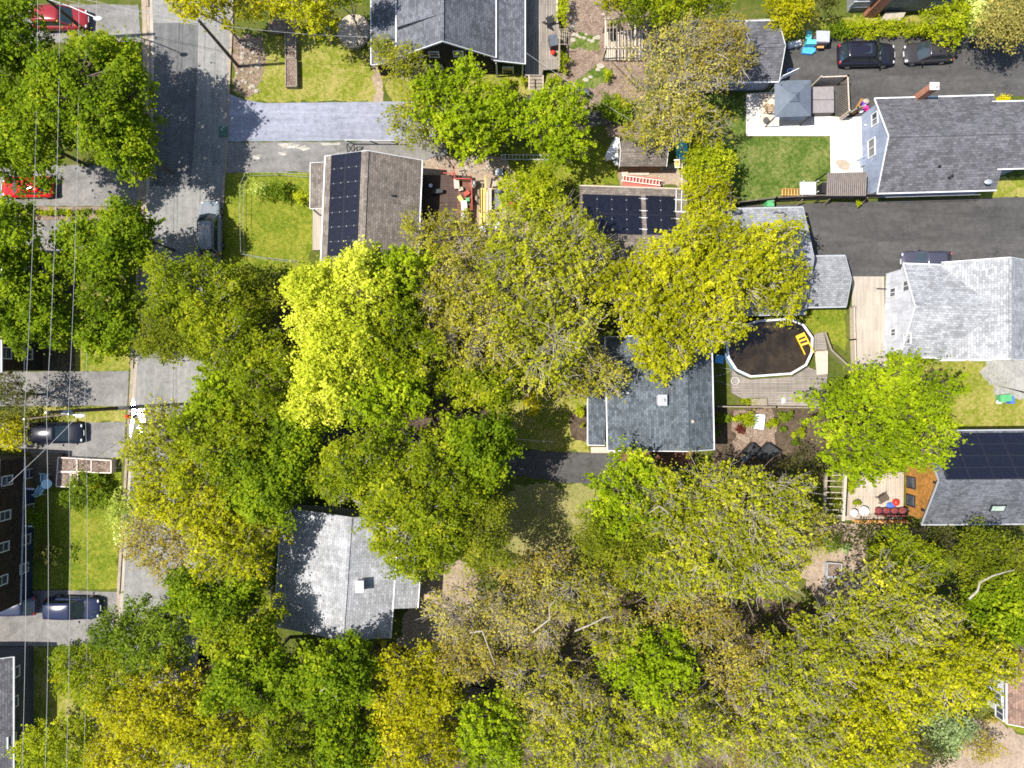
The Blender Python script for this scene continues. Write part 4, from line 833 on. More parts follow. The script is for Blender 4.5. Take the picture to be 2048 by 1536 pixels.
o = thing('patio_table', 'white rectangular table at the lawn corner by the awning', 'table', P(1616,376)); b = MB(); b.slab([P(1600,364,.75), P(1632,364,.75), P(1632,389,.75), P(1600,389,.75)], .06); b.build('table_top', m_white, o)
for x, y in ((1602,366),(1630,366),(1602,387),(1630,387)): b = MB(); b.bx(P(x,y,0), .07, .07, .69); b.build('leg', m_white, o)
tag(MB().bx(P(1643,382,0), .75, .9, 1.0).build('storage_cabinet', m_black, None, P(1643,382)), 'black cabinet between the white table and the awning', 'cabinet')
o = thing('wooden_crate', 'reddish slatted wooden crate at the edge of the back lawn', 'crate', P(1580,385))
for i in range(6): b = MB(); b.bar(P(1565+i*6,379,.4), P(1565+i*6,391,.4), .12, .03); b.build('slat', m_wood_or, o)
for y in (379,391): b = MB(); b.bar(P(1564,y,.2), P(1597,y,.2), .04, .38); b.build('side_board', m_wood_or, o)

# driveway toys
o = thing('playhouse', 'teal toy playhouse with grey roof beside the black car', 'playhouse', P(1630,80)); b = MB(); b.slab([P(1633,61,1.5), P(1660,62,1.5), P(1659,84,1.3), P(1633,83,1.3)], .05); b.build('roof', m_grey_tr, o)
b = MB(); b.slab([P(1636,63,1.2), P(1658,63,1.2), P(1658,86,1.2), P(1636,86,1.2)], 1.15); b.build('wall', plain('toy_wall', (.12, .1, .12), .7), o)
b = MB(); b.slab([P(1612,88,.9), P(1637,88,.9), P(1636,79,.9), P(1613,79,.9)], .5); b.build('platform', m_teal, o); b = MB(); b.bar(P(1616,80,.9), P(1620,62,.15), .5, .05); b.build('slide', m_teal, o)
b = MB(); b.bar(P(1634,94,.6), P(1647,94,.6), .2, .1); b.build('step', m_wood_or, o); b = MB(); b.bar(P(1607,80,1.0), P(1606,95,.2), .06, .06); b.build('rail', m_wood_y, o)
b = MB(); b.slab([P(1606,94,.3), P(1632,93,.3), P(1631,102,.3), P(1624,108,.3), P(1605,106,.3)], .27); tag(b.build('sandbox', m_blue, None, P(1618,100)), 'bright blue plastic sandbox lid in front of the playhouse', 'sandbox')
b = MB(); b.slab([P(1577,84,.35), P(1602,79,.35), P(1604,90,.35), P(1579,95,.35)], .3); tag(b.build('white_bench', m_white, None, P(1590,87)), 'white panel lying by the charcoal garage door', 'panel')
o = thing('basketball_hoop', 'white basketball backboard seen edge-on at the garage corner', 'basketball hoop', P(1570,150)); A, Bq = P(1562,156,2.9), P(1594,141,2.9); b = MB(); b.bar(A, Bq, .06, .9); b.build('backboard', m_white, o)
b = MB(); c = A.lerp(Bq,.62)+V((.05,.3,-.3)); b.path([c+V((.22*math.cos(t), .22*math.sin(t), 0)) for t in np.linspace(0, 6.29, 14)], .02, 5); b.build('hoop', m_navy_p, o); b = MB(); b.tube((A.x+.1,A.y,0), A-Z1*.4, .06, .06, 8); b.build('support_pole', m_steel, o)
o = thing('toy_pile', 'heap of pink and purple toys beside the grey house corner', 'toys', P(1727,215)); 
for (x, y, r, m, nm) in ((1730,216,.34,m_pink,'pink_toy'), (1722,222,.25,m_white,'white_toy'), (1727,208,.26,m_purple,'purple_toy'), (1735,220,.2,m_red,'red_toy'), (1732,203,.32,m_stone,'grey_ball')): b = MB(); b.ball(P(x,y,r*.7), r, r*.8, r*.7, 10, 6, .08); b.build(nm, m, o)
b = MB(); b.slab([P(1703,229,.05), P(1712,226,.05), P(1727,196,1.3), P(1722,197,1.3)], .04); tag(b.build('leaning_board', m_wood_or, None, P(1714,214)), 'brown board leaning beside the toy heap', 'board')

# cedar house deck
o = deck('sunlit pale timber deck in front of the cedar wall', [(1690,946),(1808,944),(1806,1044),(1686,1040)], .45, m_deck_warm)
for i in range(3): b = MB(); b.slab([P(1700,1026+i*5,.47), P(1800,1028+i*5,.47), P(1800,1031+i*5,.47), P(1700,1029+i*5,.47)], .02); b.build('edge_board', m_wood, o)
o = thing('pergola', 'grey two-beam pergola at the left end of the sunny deck', 'pergola', P(1668,995))
for x0, y0, x1, y1 in ((1652,946,1648,1030),(1691,946,1686,1042)): b = MB(); b.bar(P(x0,y0,2.4), P(x1,y1,2.4), .22, .18); b.build('beam', m_wood_pale if x0 > 1660 else m_wood, o)
for i in range(8): y = 950+i*11.5; b = MB(); b.bar(P(1651-i*.3,y,2.52), P(1690-i*.5,y+1,2.52), .06, .05); b.build('rafter', m_wood_pale, o)
for x, y in ((1654,950),(1690,950),(1650,1028),(1687,1038)): b = MB(); p = P(x,y,2.3); b.bx((p.x,p.y,0), .13, .13, 2.3); b.build('post', m_wood, o)
b = MB(); b.bx(P(1755,1040,.1), 4.4, .25, .9); tag(b.build('deck_bench', m_wood_or, None, P(1740,1040)), 'low orange timber wall along the lower deck edge', 'low wall')
o = thing('garden_sofa', 'long red cushioned sofa against the deck edge', 'sofa', P(1780,1022,.45)); b = MB(); b.bx(P(1782,1022,.5), 2.7, .65, .3); b.build('base', m_black, o)
for i in range(4): b = MB(); b.ball(P(1757+i*16,1021,.9), .33, .28, .09, 10, 5); b.build('cushion', plain('red_cushion', (.17, .035, .035), .9, .5, 7) if i == 0 else MATS['red_cushion'], o)
b = MB(); b.bar(P(1752,1029,1.0), P(1810,1031,1.0), .12, .6); b.build('backrest', plain('dark_red_weave', (.13, .03, .03), .9, .4, 9), o)
b = MB(); b.ball(P(1792,1005,.75), .3, .3, .28, 14, 8); tag(b.build('red_ball', m_red, None, P(1792,1005,.45), smooth=True), 'shiny red ball on the deck by the window', 'ball')
b = MB(); b.ball(P(1782,1011,.62), .42, .26, .16, 10, 6, .1); tag(b.build('blue_cushion', m_navy_p, None, P(1782,1011,.45)), 'blue patterned cushion beside the red ball', 'cushion')
for x, y, r, lb in ((1728,1022,.38,'round white table top at the deck edge left of the sofa'), (1708,1026,.3,'small pale round stool left of the white table')):
    o = thing('round_table', lb, 'table', P(x,y,.45), 'round deck tables'); b = MB(); b.tube(P(x,y,1.02), P(x,y,1.08), r, r, 18); b.build('table_top', m_white, o); b = MB(); b.tube(P(x,y,.45), P(x,y,1.02), .05, .05, 8); b.build('leg', m_black, o)

# work yard behind the solar bungalow
o = deck('dark brown back deck with red railing behind the solar bungalow', [(848,350),(908,350),(940,352),(944,470),(900,500),(848,480)], .8, m_deck_dk)
b = MB(); b.slab([P(917,360,.86), P(944,358,.86), P(940,470,.86), P(912,470,.86)], .05); b.build('red_walkway', m_deck_red, o)
for s, e in (((886,346),(910,347)), ((908,338),(909,354)), ((906,357),(944,358)), ((943,358),(944,420))):
    for z in (1.2, 1.7): b = MB(); b.bar(P(*s,z), P(*e,z), .08, .06); b.build('rail', m_redpaint, o)
    b = MB(); b.bx(P(*s,.8), .1, .1, 1.0); b.build('rail_post', m_redpaint, o)
for x, y, w, d, hh, m, nm, lb, ct in ((914,371,.45,.8,.5,m_wood_pale,'cardboard_box','pale box on the dark back deck','box'), (929,415,.5,1.0,.4,m_white,'white_sack','white sack on the red walkway, upper of two','sack'), (929,434,.5,.9,.4,m_white,'white_sack','white sack on the red walkway, lower of two','sack'), (991,370,.5,.5,.5,m_stone,'stone_block','square pale stone block by the lumber pile','block'), (1003,435,.9,.7,.5,m_wood,'wooden_box','rough box of odds and ends below the covered grill','box')):
    tag(MB().bx(P(x,y,.82 if x < 940 else .02), w, d, hh, .1).build(nm, m, None, P(x,y,.82 if x < 940 else .02)), lb, ct)
for x, y, w, d, hh, m, nm, lb, ct in ((922,380,.4,.3,.35,m_stone,'bucket','pale bucket on the red walkway near the railing','bucket'), (934,388,.5,.35,.3,m_redpaint,'red_box','red box on the upper red walkway','box'), (921,398,.35,.5,.25,m_wood_y,'wood_offcut','yellow wood offcut on the red walkway','offcut'), (936,402,.3,.3,.5,m_green_p,'green_pot','small green pot beside the white sack','pot'), (876,385,.9,.35,.45,m_black,'black_bench','black bench in the shade of the back deck','bench'), (951,395,.3,1.4,.3,m_wood,'timber_offcut','dark timber offcut left of the lumber pile','offcut'), (1013,425,.5,.4,.35,m_grey_tr,'tool_box','grey tool box below the red mower','box'), (1018,376,.4,.4,.2,m_stone,'paving_slab','paving slab right of the covered grill','slab'), (1020,440,.7,.5,.3,m_black,'scrap_metal','dark scrap metal on the dirt below the tool box','scrap'), (966,460,.5,.5,.4,m_white,'white_bucket','white bucket at the lower end of the lumber pile','bucket'), (995,452,.5,.5,.3,m_steel,'metal_tub','round grey tub in the lower work yard','tub')):
    tag(MB().bx(P(x,y,.87 if x < 940 else .02), w, d, hh, (x*7 % 10)/12).build(nm, m, None, P(x,y,.87 if x < 940 else .02)), lb, ct)
b = MB(); b.ball(P(947,368,.6), .26, .36, .5, 10, 6); tag(b.build('white_bag', m_white, None, P(947,368)), 'round white bag at the red railing corner', 'bag')
b = MB(); b.tube(P(861,371,.8), P(861,371,1.2), .18, .16, 12); tag(b.build('deck_pot', m_steel, None, P(861,371,.8)), 'grey round pot on the dark back deck', 'pot')
for k, (x, m, lb) in enumerate(((959,m_wood_y,'yellow plank leftmost in the lumber pile'), (966,m_wood_y,'second yellow plank from the left in the lumber pile'), (972,m_wood_pale,'pale plank in the middle of the lumber pile'), (978,m_wood_pale,'rightmost pale plank of the lumber pile next to the grill'))):
    tag(MB().slab([P(x,376,.5), P(x+5,376,.5), P(x+5,450,.5), P(x,450,.5)], .47).build('lumber_plank', m, None, P(x,410)), lb, 'plank', 'lumber pile')
b = MB(); b.bar(P(970,350,1.1), P(972,385,.5), .12, .06); tag(b.build('leaning_plank', m_wood_y, None, P(971,368)), 'plank leaning over the lumber pile', 'plank')
o = thing('covered_grill', 'barbecue under a ridged dark grey cover in the work yard', 'barbecue', P(997,400)); b = MB(); b.slab([P(989,390,.95), P(1005,389,.95), P(1008,419,.8), P(990,419,.8)], .9); b.build('cover', m_grill, o); b = MB(); b.ball(P(997,383,.75), .38, .3, .35, 10, 6); b.build('hood', m_grill, o)
for i in range(7): f = i/6; b = MB(); b.bar(P(990+15*f,391,.97), P(991+16*f,419,.82), .03, .03); b.build('rib', m_grey_tr, o)
o = thing('lawn_mower', 'small red lawn mower in the work yard', 'mower', P(1024,409)); b = MB(); b.ball(P(1024,409,.35), .38, .32, .22, 12, 6); b.build('deck_housing', m_red, o); b = MB(); b.bar(P(1016,404,.4), P(1005,396,.9), .05, .04); b.build('handle', m_steel, o)
for s, t2 in ((-1,-1),(1,-1),(-1,1),(1,1)): p = P(1024+7*s, 409+6*t2, .12); b = MB(); b.tube(p-Y1*.04, p+Y1*.04, .1, .1, 10); b.build('wheel', m_tyre, o)
o = thing('wheelbarrow', 'blue-grey wheelbarrow lying on the dirt below the driveway trees', 'wheelbarrow', P(1000,344)); b = MB(); b.hexa([P(993,348,.3), P(1003,349,.3), P(1003,340,.3), P(993,340,.3), P(991,350,.6), P(1006,351,.6), P(1006,337,.6), P(990,337,.6)]); b.build('tray', m_grey_tr, o); b = MB(); b.tube(P(1009,344,.2)-Y1*.05, P(1009,344,.2)+Y1*.05, .2, .2, 12); b.build('wheel', m_tyre, o)
for y in (340,348): b = MB(); b.bar(P(992,y,.4), P(982,y,.5), .04, .04); b.build('handle', m_wood, o)
def ladder(label, A, Bq, w, n, mat):
    A, Bq = V(A), V(Bq); o = thing('ladder', label, 'ladder', A); d = (Bq-A).normalized(); s = d.cross(Z1).normalized()*w/2
    for k in (-1, 1): b = MB(); b.bar(A+s*k, Bq+s*k, .07, .05); b.build('side_rail', mat, o)
    for i in range(n): p = A.lerp(Bq, (i+.5)/n); b = MB(); b.bar(p-s, p+s, .05, .05); b.build('rung', mat, o)
ladder('aluminium ladder lying under the row of driveway trees', P(1000,314,.1), P(1100,315,.12), .4, 14, m_steel)
ladder('pale ladder laid across the red platform behind the tan shed', P(1243,356,.75), P(1322,366,.8), .45, 12, m_frame)
o = deck('red painted platform between the shed and the solar garage', [(1250,350),(1318,356),(1322,382),(1245,380)], .5, plain('red_board', (.42, .1, .075), .8, .15, 4))
tag(MB().slab([P(1242,330,.1), P(1300,338,.1), P(1298,350,.1), P(1244,350,.1)], .08).build('plywood_sheet', m_wood_pale, None, P(1270,340)), 'pale plywood sheet on the ground at the shed front', 'plywood')
for i, (x, y, a, l) in enumerate(((1222,300,1.1,1.6),(1230,292,1.3,1.4),(1234,306,.9,1.1),(1224,316,.2,1.2),(1236,326,.5,.8))):
    tag(MB().bx(P(x,y,.02+.03*i), l, .45, .2+.06*i, a).build('scrap_piece', m_white if i % 2 else m_steel, None, P(x,y)), ['long white scrap leaning at the left of the pile by the shed', 'grey metal scrap at the top of the pile by the shed', 'round-cornered white scrap in the middle of the shed pile', 'grey scrap lying flat across the shed pile', 'white-edged bin at the bottom of the shed pile'][i], 'scrap', 'scrap pile beside the shed')
b = MB(); b.ball(P(1362,300,.1), .55, 1.0, .35, 10, 5, .12); tag(b.build('teal_tarp', m_teal, None, P(1362,300)), 'rumpled teal tarp right of the tan shed', 'tarp'); b = MB(); b.ball(P(1363,312,.1), .5, .5, .3, 10, 5, .12); tag(b.build('blue_tub', m_blue, None, P(1363,312)), 'blue plastic tub against the teal tarp', 'tub')
o = thing('notice_board', 'small yellow board in a pale frame on a post', 'board', P(1354,330)); b = MB(); b.slab([P(1348,319,1.4), P(1359,318,1.4), P(1361,335,1.4), P(1350,336,1.4)], .06); b.build('frame', m_frame, o); b = MB(); b.slab([P(1350,321,1.42), P(1358,320,1.42), P(1359,333,1.42), P(1351,334,1.42)], .015); b.build('face', m_wood_y, o)
b = MB(); b.bx(P(1355,328,0), .08, .08, 1.33); b.build('post', m_wood, o)
b = MB(); b.bar(P(1364,328,1.0), P(1363,378,2.4), .1, .08); tag(b.build('timber_post', m_frame, None, P(1364,350)), 'long pale timber propped against the solar garage roof', 'timber')

# odds and ends
for x, y, a, lb in ((1160,180,0,'left one of two black lidded bins in the gravel garden'), (1172,184,0,'right one of two black lidded bins in the gravel garden')):
    o = thing('garden_bin', lb, 'bin', P(x,y), 'black garden bins'); b = MB(); b.tube(P(x,y,0), P(x,y,.75), .26, .33, 14); b.build('drum', m_black, o); b = MB(); b.ball(P(x,y,.75), .35, .35, .14, 14, 5, 0, True); b.build('lid', m_grill, o, smooth=True)
o = thing('green_wheelie_bin', 'green bin lying on the lawn below the white house', 'bin', P(2003,797)); b = MB(); b.bx(P(2003,796,.05), 1.0, .6, .6, .1); b.build('drum', m_green_p, o); b = MB(); b.bx(P(2016,800,.05), .4, .6, .55, .1); b.build('lid', m_navy_p, o); b = MB(); b.ball(P(1998,804,.2), .3, .2, .2); b.build('bag', m_white, o)
tag(MB().bx(P(1533,412,0), .6, .6, 1.0).build('recycling_bin', m_green_p, None, P(1533,412)), 'green bin behind the dark fence end', 'bin')
o = thing('cafe_set_table', 'pale blue round table on the navy house porch', 'table', P(93,968,.5)); b = MB(); b.tube(P(93,968,1.15), P(93,968,1.2), .4, .4, 18); b.build('table_top', plain('pale_blue_enamel', (.4, .6, .68), .5), o); b = MB(); b.tube(P(93,968,.5), P(93,968,1.15), .04, .04); b.build('leg', m_black, o)
for x, y, a, lb in ((97,955,0,'pale blue chair above the round porch table'), (88,979,2.6,'pale blue chair below the round porch table')): slat_chair(lb, x, y, a, MATS['pale_blue_enamel'], .5, .5)
b = MB(); b.tube(P(111,1049,.02), P(111,1049,.08), .3, .3, 12, False); tag(b.build('green_hoop', m_green_p, None, P(111,1049)), 'small green hoop on the shaded lawn of the navy house', 'hoop')
for i, (x, y, r) in enumerate([(1143,55,.32),(1150,70,.34),(1146,80,.26),(1160,74,.2),(1168,76,.22),(1178,80,.2),(1190,76,.24),(1196,75,.3),(1185,82,.26),(1172,69,.18),(1201,132,.38),(1196,139,.26),(1181,154,.24),(1171,160,.3),(1140,176,.34),(1148,179,.26),(1132,178,.22),(1110,178,.24),(1140,35,.24),(1147,46,.22),(1207,28,.2)]):
    b = MB(); b.ball(P(x,y,.0), r, r*.7, .07, 7, 3, .18, True); tag(b.build('stepping_stone', m_stone, None, P(x,y)), 'pale flat stepping stone set in the gravel garden', 'stone', 'stepping stones in the gravel garden')
rr = random.Random(3)
for i in range(34):
    x, y = rr.uniform(474,520), rr.uniform(85,185); r = rr.uniform(.1,.26); b = MB(); b.ball(P(x,y,.03), r, r*rr.uniform(.6,1), r*.6, 7, 4, .2); tag(b.build('boulder', m_stone, None, P(x,y)), 'grey rounded stone on the stony verge below the pole', 'stone', 'stones on the verge')
for i in range(26):
    x, y = rr.uniform(925,985), rr.uniform(308,345); r = rr.uniform(.1,.28); b = MB(); b.ball(P(x,y,.03), r, r*rr.uniform(.6,1), r*.6, 7, 4, .2); tag(b.build('boulder', m_stone, None, P(x,y)), 'tan rock in the heap under the driveway trees', 'stone', 'rock heap under the driveway trees')
for i in range(20):
    x, y = rr.uniform(1475,1500), rr.uniform(862,885); r = rr.uniform(.12,.3); b = MB(); b.ball(P(x,y,.03), r, r*.8, r*.6, 7, 4, .2); tag(b.build('boulder', m_dirt, None, P(x,y)), 'cream garden rock beside the dark red shrub', 'stone', 'cream rocks in the flower garden')

# ------------------------------------------------------------------ trees and shrubs
def np_mesh(name, v, k, mat, tint=None, smooth=False):
    """a mesh of separate k-sided faces, k consecutive vertices each"""
    me = bpy.data.meshes.new(name); n = len(v); me.vertices.add(n); me.vertices.foreach_set('co', np.ascontiguousarray(v, dtype=np.float32).ravel())
    f = n//k; me.loops.add(n); me.loops.foreach_set('vertex_index', np.arange(n, dtype=np.int32))
    me.polygons.add(f); me.polygons.foreach_set('loop_start', np.arange(0, n, k, dtype=np.int32)); me.polygons.foreach_set('loop_total', np.full(f, k, dtype=np.int32))
    if tint is not None:
        at = me.attributes.new('tint', 'FLOAT', 'POINT'); at.data.foreach_set('value', np.repeat(tint, k).astype(np.float32))
    me.update(); me.materials.append(mat); return me
def tubes(p0, p1, r0, r1, k=4):
    """tapered twigs as separate quads"""
    d = p1-p0; L = np.linalg.norm(d, axis=1, keepdims=True)+1e-9; d = d/L
    up = np.where(np.abs(d[:, 2:3]) < .9, np.array([[0, 0, 1.]]), np.array([[0, 1., 0]])); x = np.cross(d, up); x /= np.linalg.norm(x, axis=1, keepdims=True)+1e-9; y = np.cross(x, d)
    out = []
    for i in range(k):
        a0, a1 = 2*math.pi*i/k, 2*math.pi*(i+1)/k
        e0 = x*math.cos(a0)+y*math.sin(a0); e1 = x*math.cos(a1)+y*math.sin(a1)
        out.append(np.stack([p0+e0*r0[:, None], p0+e1*r0[:, None], p1+e1*r1[:, None], p1+e0*r1[:, None]], axis=1))
    return np.concatenate(out).reshape(-1, 3)
LEAF = {}
GAIN = 1.68                              # young spring leaves
def kind(name, stops, dens=300, leaf=.14, cr=.16, el=.5, cd=7, twig=.5, bark=None, trans=.5, hb=.35, depth=.42, up=.9, thick=.016):
    stops = [(p, (c[0]*GAIN, c[1]*GAIN, c[2])) for p, c in stops]
    LEAF[name] = dict(m=leaf_mat('leaf_'+name, stops, trans), dens=dens, leaf=leaf, cr=cr, el=el, twig=twig, bark=bark or m_bark, cd=cd, hb=hb, depth=depth, up=up, thick=thick)
kind('deep', [(0, (.034,.052,.002)), (.35, (.075,.118,.004)), (.7, (.125,.172,.006)), (1, (.23,.26,.014))], 340, .165, .24, .5, 5)
kind('bright', [(0, (.06,.09,.002)), (.35, (.125,.175,.004)), (.7, (.185,.24,.008)), (1, (.3,.33,.02))], 330, .15, .12, .85, 6.5)
kind('lime', [(0, (.15,.175,.012)), (.35, (.27,.3,.025)), (.7, (.36,.38,.05)), (1, (.5,.5,.12))], 380, .14, .2, .45, 7)
kind('yellow', [(0, (.1,.1,.003)), (.35, (.18,.19,.005)), (.7, (.26,.26,.008)), (1, (.38,.35,.03))], 290, .14, .13, .7, 7, .8, m_bark_w)
kind('spring', [(0, (.1,.11,.006)), (.35, (.17,.185,.01)), (.7, (.24,.245,.018)), (1, (.37,.35,.05))], 215, .13, .12, .95, 6, 1.2, m_bark_w, thick=.022)
kind('olive', [(0, (.11,.1,.012)), (.35, (.18,.175,.018)), (.7, (.24,.225,.035)), (1, (.35,.31,.08))], 160, .125, .16, .6, 7, 1.4, m_bark_w, thick=.02)
kind('mid', [(0, (.05,.066,.002)), (.35, (.1,.132,.004)), (.7, (.155,.182,.007)), (1, (.27,.27,.02))], 360, .135, .2, .5, 6.5, .6, m_bark_w)
kind('fine', [(0, (.05,.062,.004)), (.35, (.09,.11,.007)), (.7, (.135,.15,.011)), (1, (.22,.215,.03))], 400, .115, .28, .5, 5)
kind('feather', [(0, (.07,.08,.006)), (.35, (.12,.135,.012)), (.7, (.18,.18,.02)), (1, (.27,.25,.05))], 190, .115, .2, .5, 6, .9, m_bark_w)
kind('gold', [(0, (.1,.1,.003)), (.35, (.19,.185,.004)), (.7, (.25,.24,.008)), (1, (.37,.33,.02))], 300, .14, .18, .5, 7, .6, m_bark_w)
kind('rust', [(0, (.11,.09,.02)), (.35, (.19,.155,.03)), (.7, (.25,.21,.045)), (1, (.33,.3,.08))], 170, .115, .2, .6, 6, 1.5, m_bark_w, thick=.02)
kind('bare', [(0, (.13,.115,.03)), (.35, (.21,.185,.055)), (.7, (.28,.245,.08)), (1, (.36,.33,.12))], 115, .115, .22, .6, 5.5, 2.3, m_bark_w, thick=.024)
kind('dusty', [(0, (.07,.062,.02)), (.5, (.14,.12,.045)), (1, (.22,.19,.08))], 400, .12, .3, .3, 5, .2, None, .2)
kind('dark_sparse', [(0, (.02,.026,.006)), (.5, (.045,.05,.014)), (1, (.09,.085,.03))], 130, .12, .3, .5, 4, 1.2)  # very dark leaf colours, thinly set
kind('blossom', [(0, (.13,.17,.03)), (.5, (.26,.3,.09)), (1, (.6,.6,.45))], 320, .12, .2, .3, 7, .2)
kind('gold_shrub', [(0, (.2,.18,.004)), (.5, (.34,.3,.006)), (1, (.46,.4,.02))], 380, .11, .16, .3, 8, .1)
kind('lime_shrub', [(0, (.09,.115,.004)), (.5, (.18,.21,.007)), (1, (.31,.33,.025))], 360, .125, .18, .3, 8, .1)
kind('green_shrub', [(0, (.035,.06,.004)), (.5, (.08,.12,.008)), (1, (.16,.2,.025))], 360, .125, .18, .3, 8, .1)
kind('maroon', [(0, (.03,.008,.01)), (.5, (.08,.015,.02)), (1, (.14,.04,.03))], 340, .11, .18, .3, 7, .2)
kind('silver', [(0, (.08,.115,.075)), (.5, (.16,.21,.14)), (1, (.27,.32,.23))], 300, .13, .2, .4, 6, .2)
TCOUNT = [0]
def plant(px, py, rx, ry, h, k, label, name='broadleaf_tree', cat='tree', group='trees around the gardens', lean=(0, 0)):
    K = LEAF[k]; TCOUNT[0] += 1; g = np.random.default_rng(1000+TCOUNT[0]); shrub = cat != 'tree'
    zc = h*.68; c = P(px, py, zc); kk = (1-zc/CAM_H)/PXM; RX, RY = rx*kk*(1 if shrub else 1.09), ry*kk*(1 if shrub else 1.09); R = math.sqrt(RX*RY)
    base = V((c.x, c.y, 0)); o = thing(name, label, cat, base, group)
    hb = h*(.12 if shrub else K['hb']); cr = min(K['cr'], R*.2); el = min(K['el'], R*.35)
    nt_ = int(RX*RY*K['cd']*8)+14; th = g.uniform(0, 2*math.pi, nt_); rho = np.sqrt(g.uniform(0, 1, nt_)); far = g.uniform(0, 1, nt_) < .1; rout = np.where(far, rho*g.uniform(1.0, 1.16, nt_), rho)   # a loose outer skirt
    ph = g.uniform(0, 6.28, 8); edge = .97+.13*np.sin(3*th+ph[0])+.09*np.sin(5*th+ph[1])+.07*np.sin(8*th+ph[2])+.05*np.sin(13*th+ph[3])
    x, y = rout*edge*RX*np.cos(th), rout*edge*RY*np.sin(th)
    lump = .5+.5*np.sin(x*1.15+ph[4]+.8*np.sin(y*.9))*np.cos(y*1.25+ph[5]+.8*np.sin(x*.8))
    top = hb+(h-hb)*np.clip(1-rho**2.6, 0, 1)**.33*(.84+.24*lump)
    z = top-g.uniform(0, 1, nt_)**1.8*(top-hb*.75)*K['depth']+g.normal(0, .02*h, nt_)
    pts = np.stack([x, y, z], 1); order = np.argsort(-z+g.uniform(0, 1.2, nt_)*R*.5); keep = []; md = .42 if R > 1.5 else R*.2
    sel = np.zeros((nt_, 3)); m2 = md*md; cap = min(1100, RX*RY*K['cd']*2.6)
    for i in order:                     # shoots stand apart, so gaps stay between them
        nk = len(keep)
        if nk == 0 or ((sel[:nk]-pts[i])**2).sum(1).min() > m2: sel[nk] = pts[i]; keep.append(i)
        if nk > cap: break
    cl = pts[keep]; nC = len(cl)
    sd = cl-np.array([0, 0, hb*.6]); sd = sd*np.array([1, 1, .75]); sd /= np.linalg.norm(sd, axis=1, keepdims=True)+1e-9; sd += g.normal(0, .28, sd.shape)   # shoots grow out and up from the fork
    nL = int(np.clip(math.pi*RX*RY*K['dens']*.8, 60, 26000)); idx = g.integers(0, nC, nL); csz = g.uniform(.6, 1.35, nC)
    al = g.uniform(-.75, .5, nL)*csz[idx]; d = g.normal(size=(nL, 3)); loose = g.uniform(0, 1, nL) < .16
    wd = np.where(loose, min(.4, R*.18), cr*(1-.7*np.clip(al, 0, 1)))
    pos = cl[idx]+sd[idx]*(al*el)[:, None]+d*wd[:, None]*np.array([1, 1, .8])
    nrm = d*.22+np.array([0, 0, K['up']])+g.normal(0, .4, (nL, 3)); nrm /= np.linalg.norm(nrm, axis=1, keepdims=True)
    t = np.cross(nrm, g.normal(size=(nL, 3))); t /= np.linalg.norm(t, axis=1, keepdims=True)+1e-9; bt = np.cross(nrm, t)
    s = (K['leaf']*(1.06 if R > 1.2 else .9)*np.clip(np.exp(g.normal(-.12, .38, nL)), .35, 2.0))[:, None]
    fold = nrm*s*g.uniform(-.15, .15, (nL, 1))
    quad = np.stack([pos-t*s*.62, pos+bt*s*.42+fold, pos+t*s*.62, pos-bt*s*.42+fold], 1).reshape(-1, 3)
    quad[:, 2] = np.maximum(quad[:, 2], .04)
    zone = .23*np.sin(cl[:, 0]*.8+ph[6])*np.cos(cl[:, 1]*.7+ph[7])          # one side of a crown leafs out before the other
    ct = g.normal(.47, .13, nC)+zone; tint = np.clip(ct[idx]+g.normal(0, .15, nL), 0, 1)
    me = np_mesh('crown', quad, 4, K['m'], tint); ob = bpy.data.objects.new('crown' if not shrub else 'foliage', me); C.objects.link(ob); ob.parent = o
    # trunk, limbs and twigs
    nP = max(3, min(11, int(R*2.2))); pa_ = g.uniform(0, 6.28)+np.arange(nP)*2.4; pr = np.sqrt((np.arange(nP)+.5)/nP)*.62
    prim = np.stack([RX*pr*np.cos(pa_), RY*pr*np.sin(pa_), hb+(h-hb)*(.45+.25*(1-pr))+g.normal(0, .04*h, nP)], 1)
    fork = np.array([[0, 0, hb*.9]])+g.normal(0, .08, (nP, 3))*np.array([1, 1, 2]); r0 = max(.03, .035*R+.006*h)*(1 if not shrub else .5)
    S0 = [np.array([[0, 0, 0.]]), fork]; S1 = [np.array([[0, 0, hb]]), prim]; A0 = [np.array([r0]), np.full(nP, r0*.6)]; A1 = [np.array([r0*.75]), np.full(nP, r0*.28)]
    near = np.argmin(((cl[:, None, :]-prim[None])**2).sum(2), 1); bs = prim[near]; md_ = (bs+cl)/2+g.normal(0, .1, cl.shape)-np.array([0, 0, .1])
    S0 += [bs, md_]; S1 += [md_, cl]; A0 += [np.full(nC, r0*.26), np.full(nC, r0*.17)]; A1 += [np.full(nC, r0*.17), np.full(nC, r0*.08)]
    nT = int(nC*K['twig']*1.6)
    if nT and not shrub:
        ti = g.integers(0, nC, nT); dd = g.normal(size=(nT, 3))*.5+sd[ti]; dd /= np.linalg.norm(dd, axis=1, keepdims=True)+1e-9
        ln = (max(.3, el)*g.uniform(.5, 1.4, nT))[:, None]; e = md_[ti]+(cl[ti]-md_[ti])*g.uniform(.2, 1, (nT, 1)); m_ = e+dd*ln*.55
        e2 = m_+(dd+g.normal(0, .35, dd.shape))*ln*.6; tw = np.full(nT, K['thick'])
        S0 += [e, m_]; S1 += [m_, e2]; A0 += [tw, tw*.75]; A1 += [tw*.75, tw*.45]
    me = np_mesh('trunk', tubes(np.concatenate(S0), np.concatenate(S1), np.concatenate(A0), np.concatenate(A1), 3), 4, K['bark'])
    ob = bpy.data.objects.new('trunk' if not shrub else 'stem', me); C.objects.link(ob); ob.parent = o
    return o
T = plant
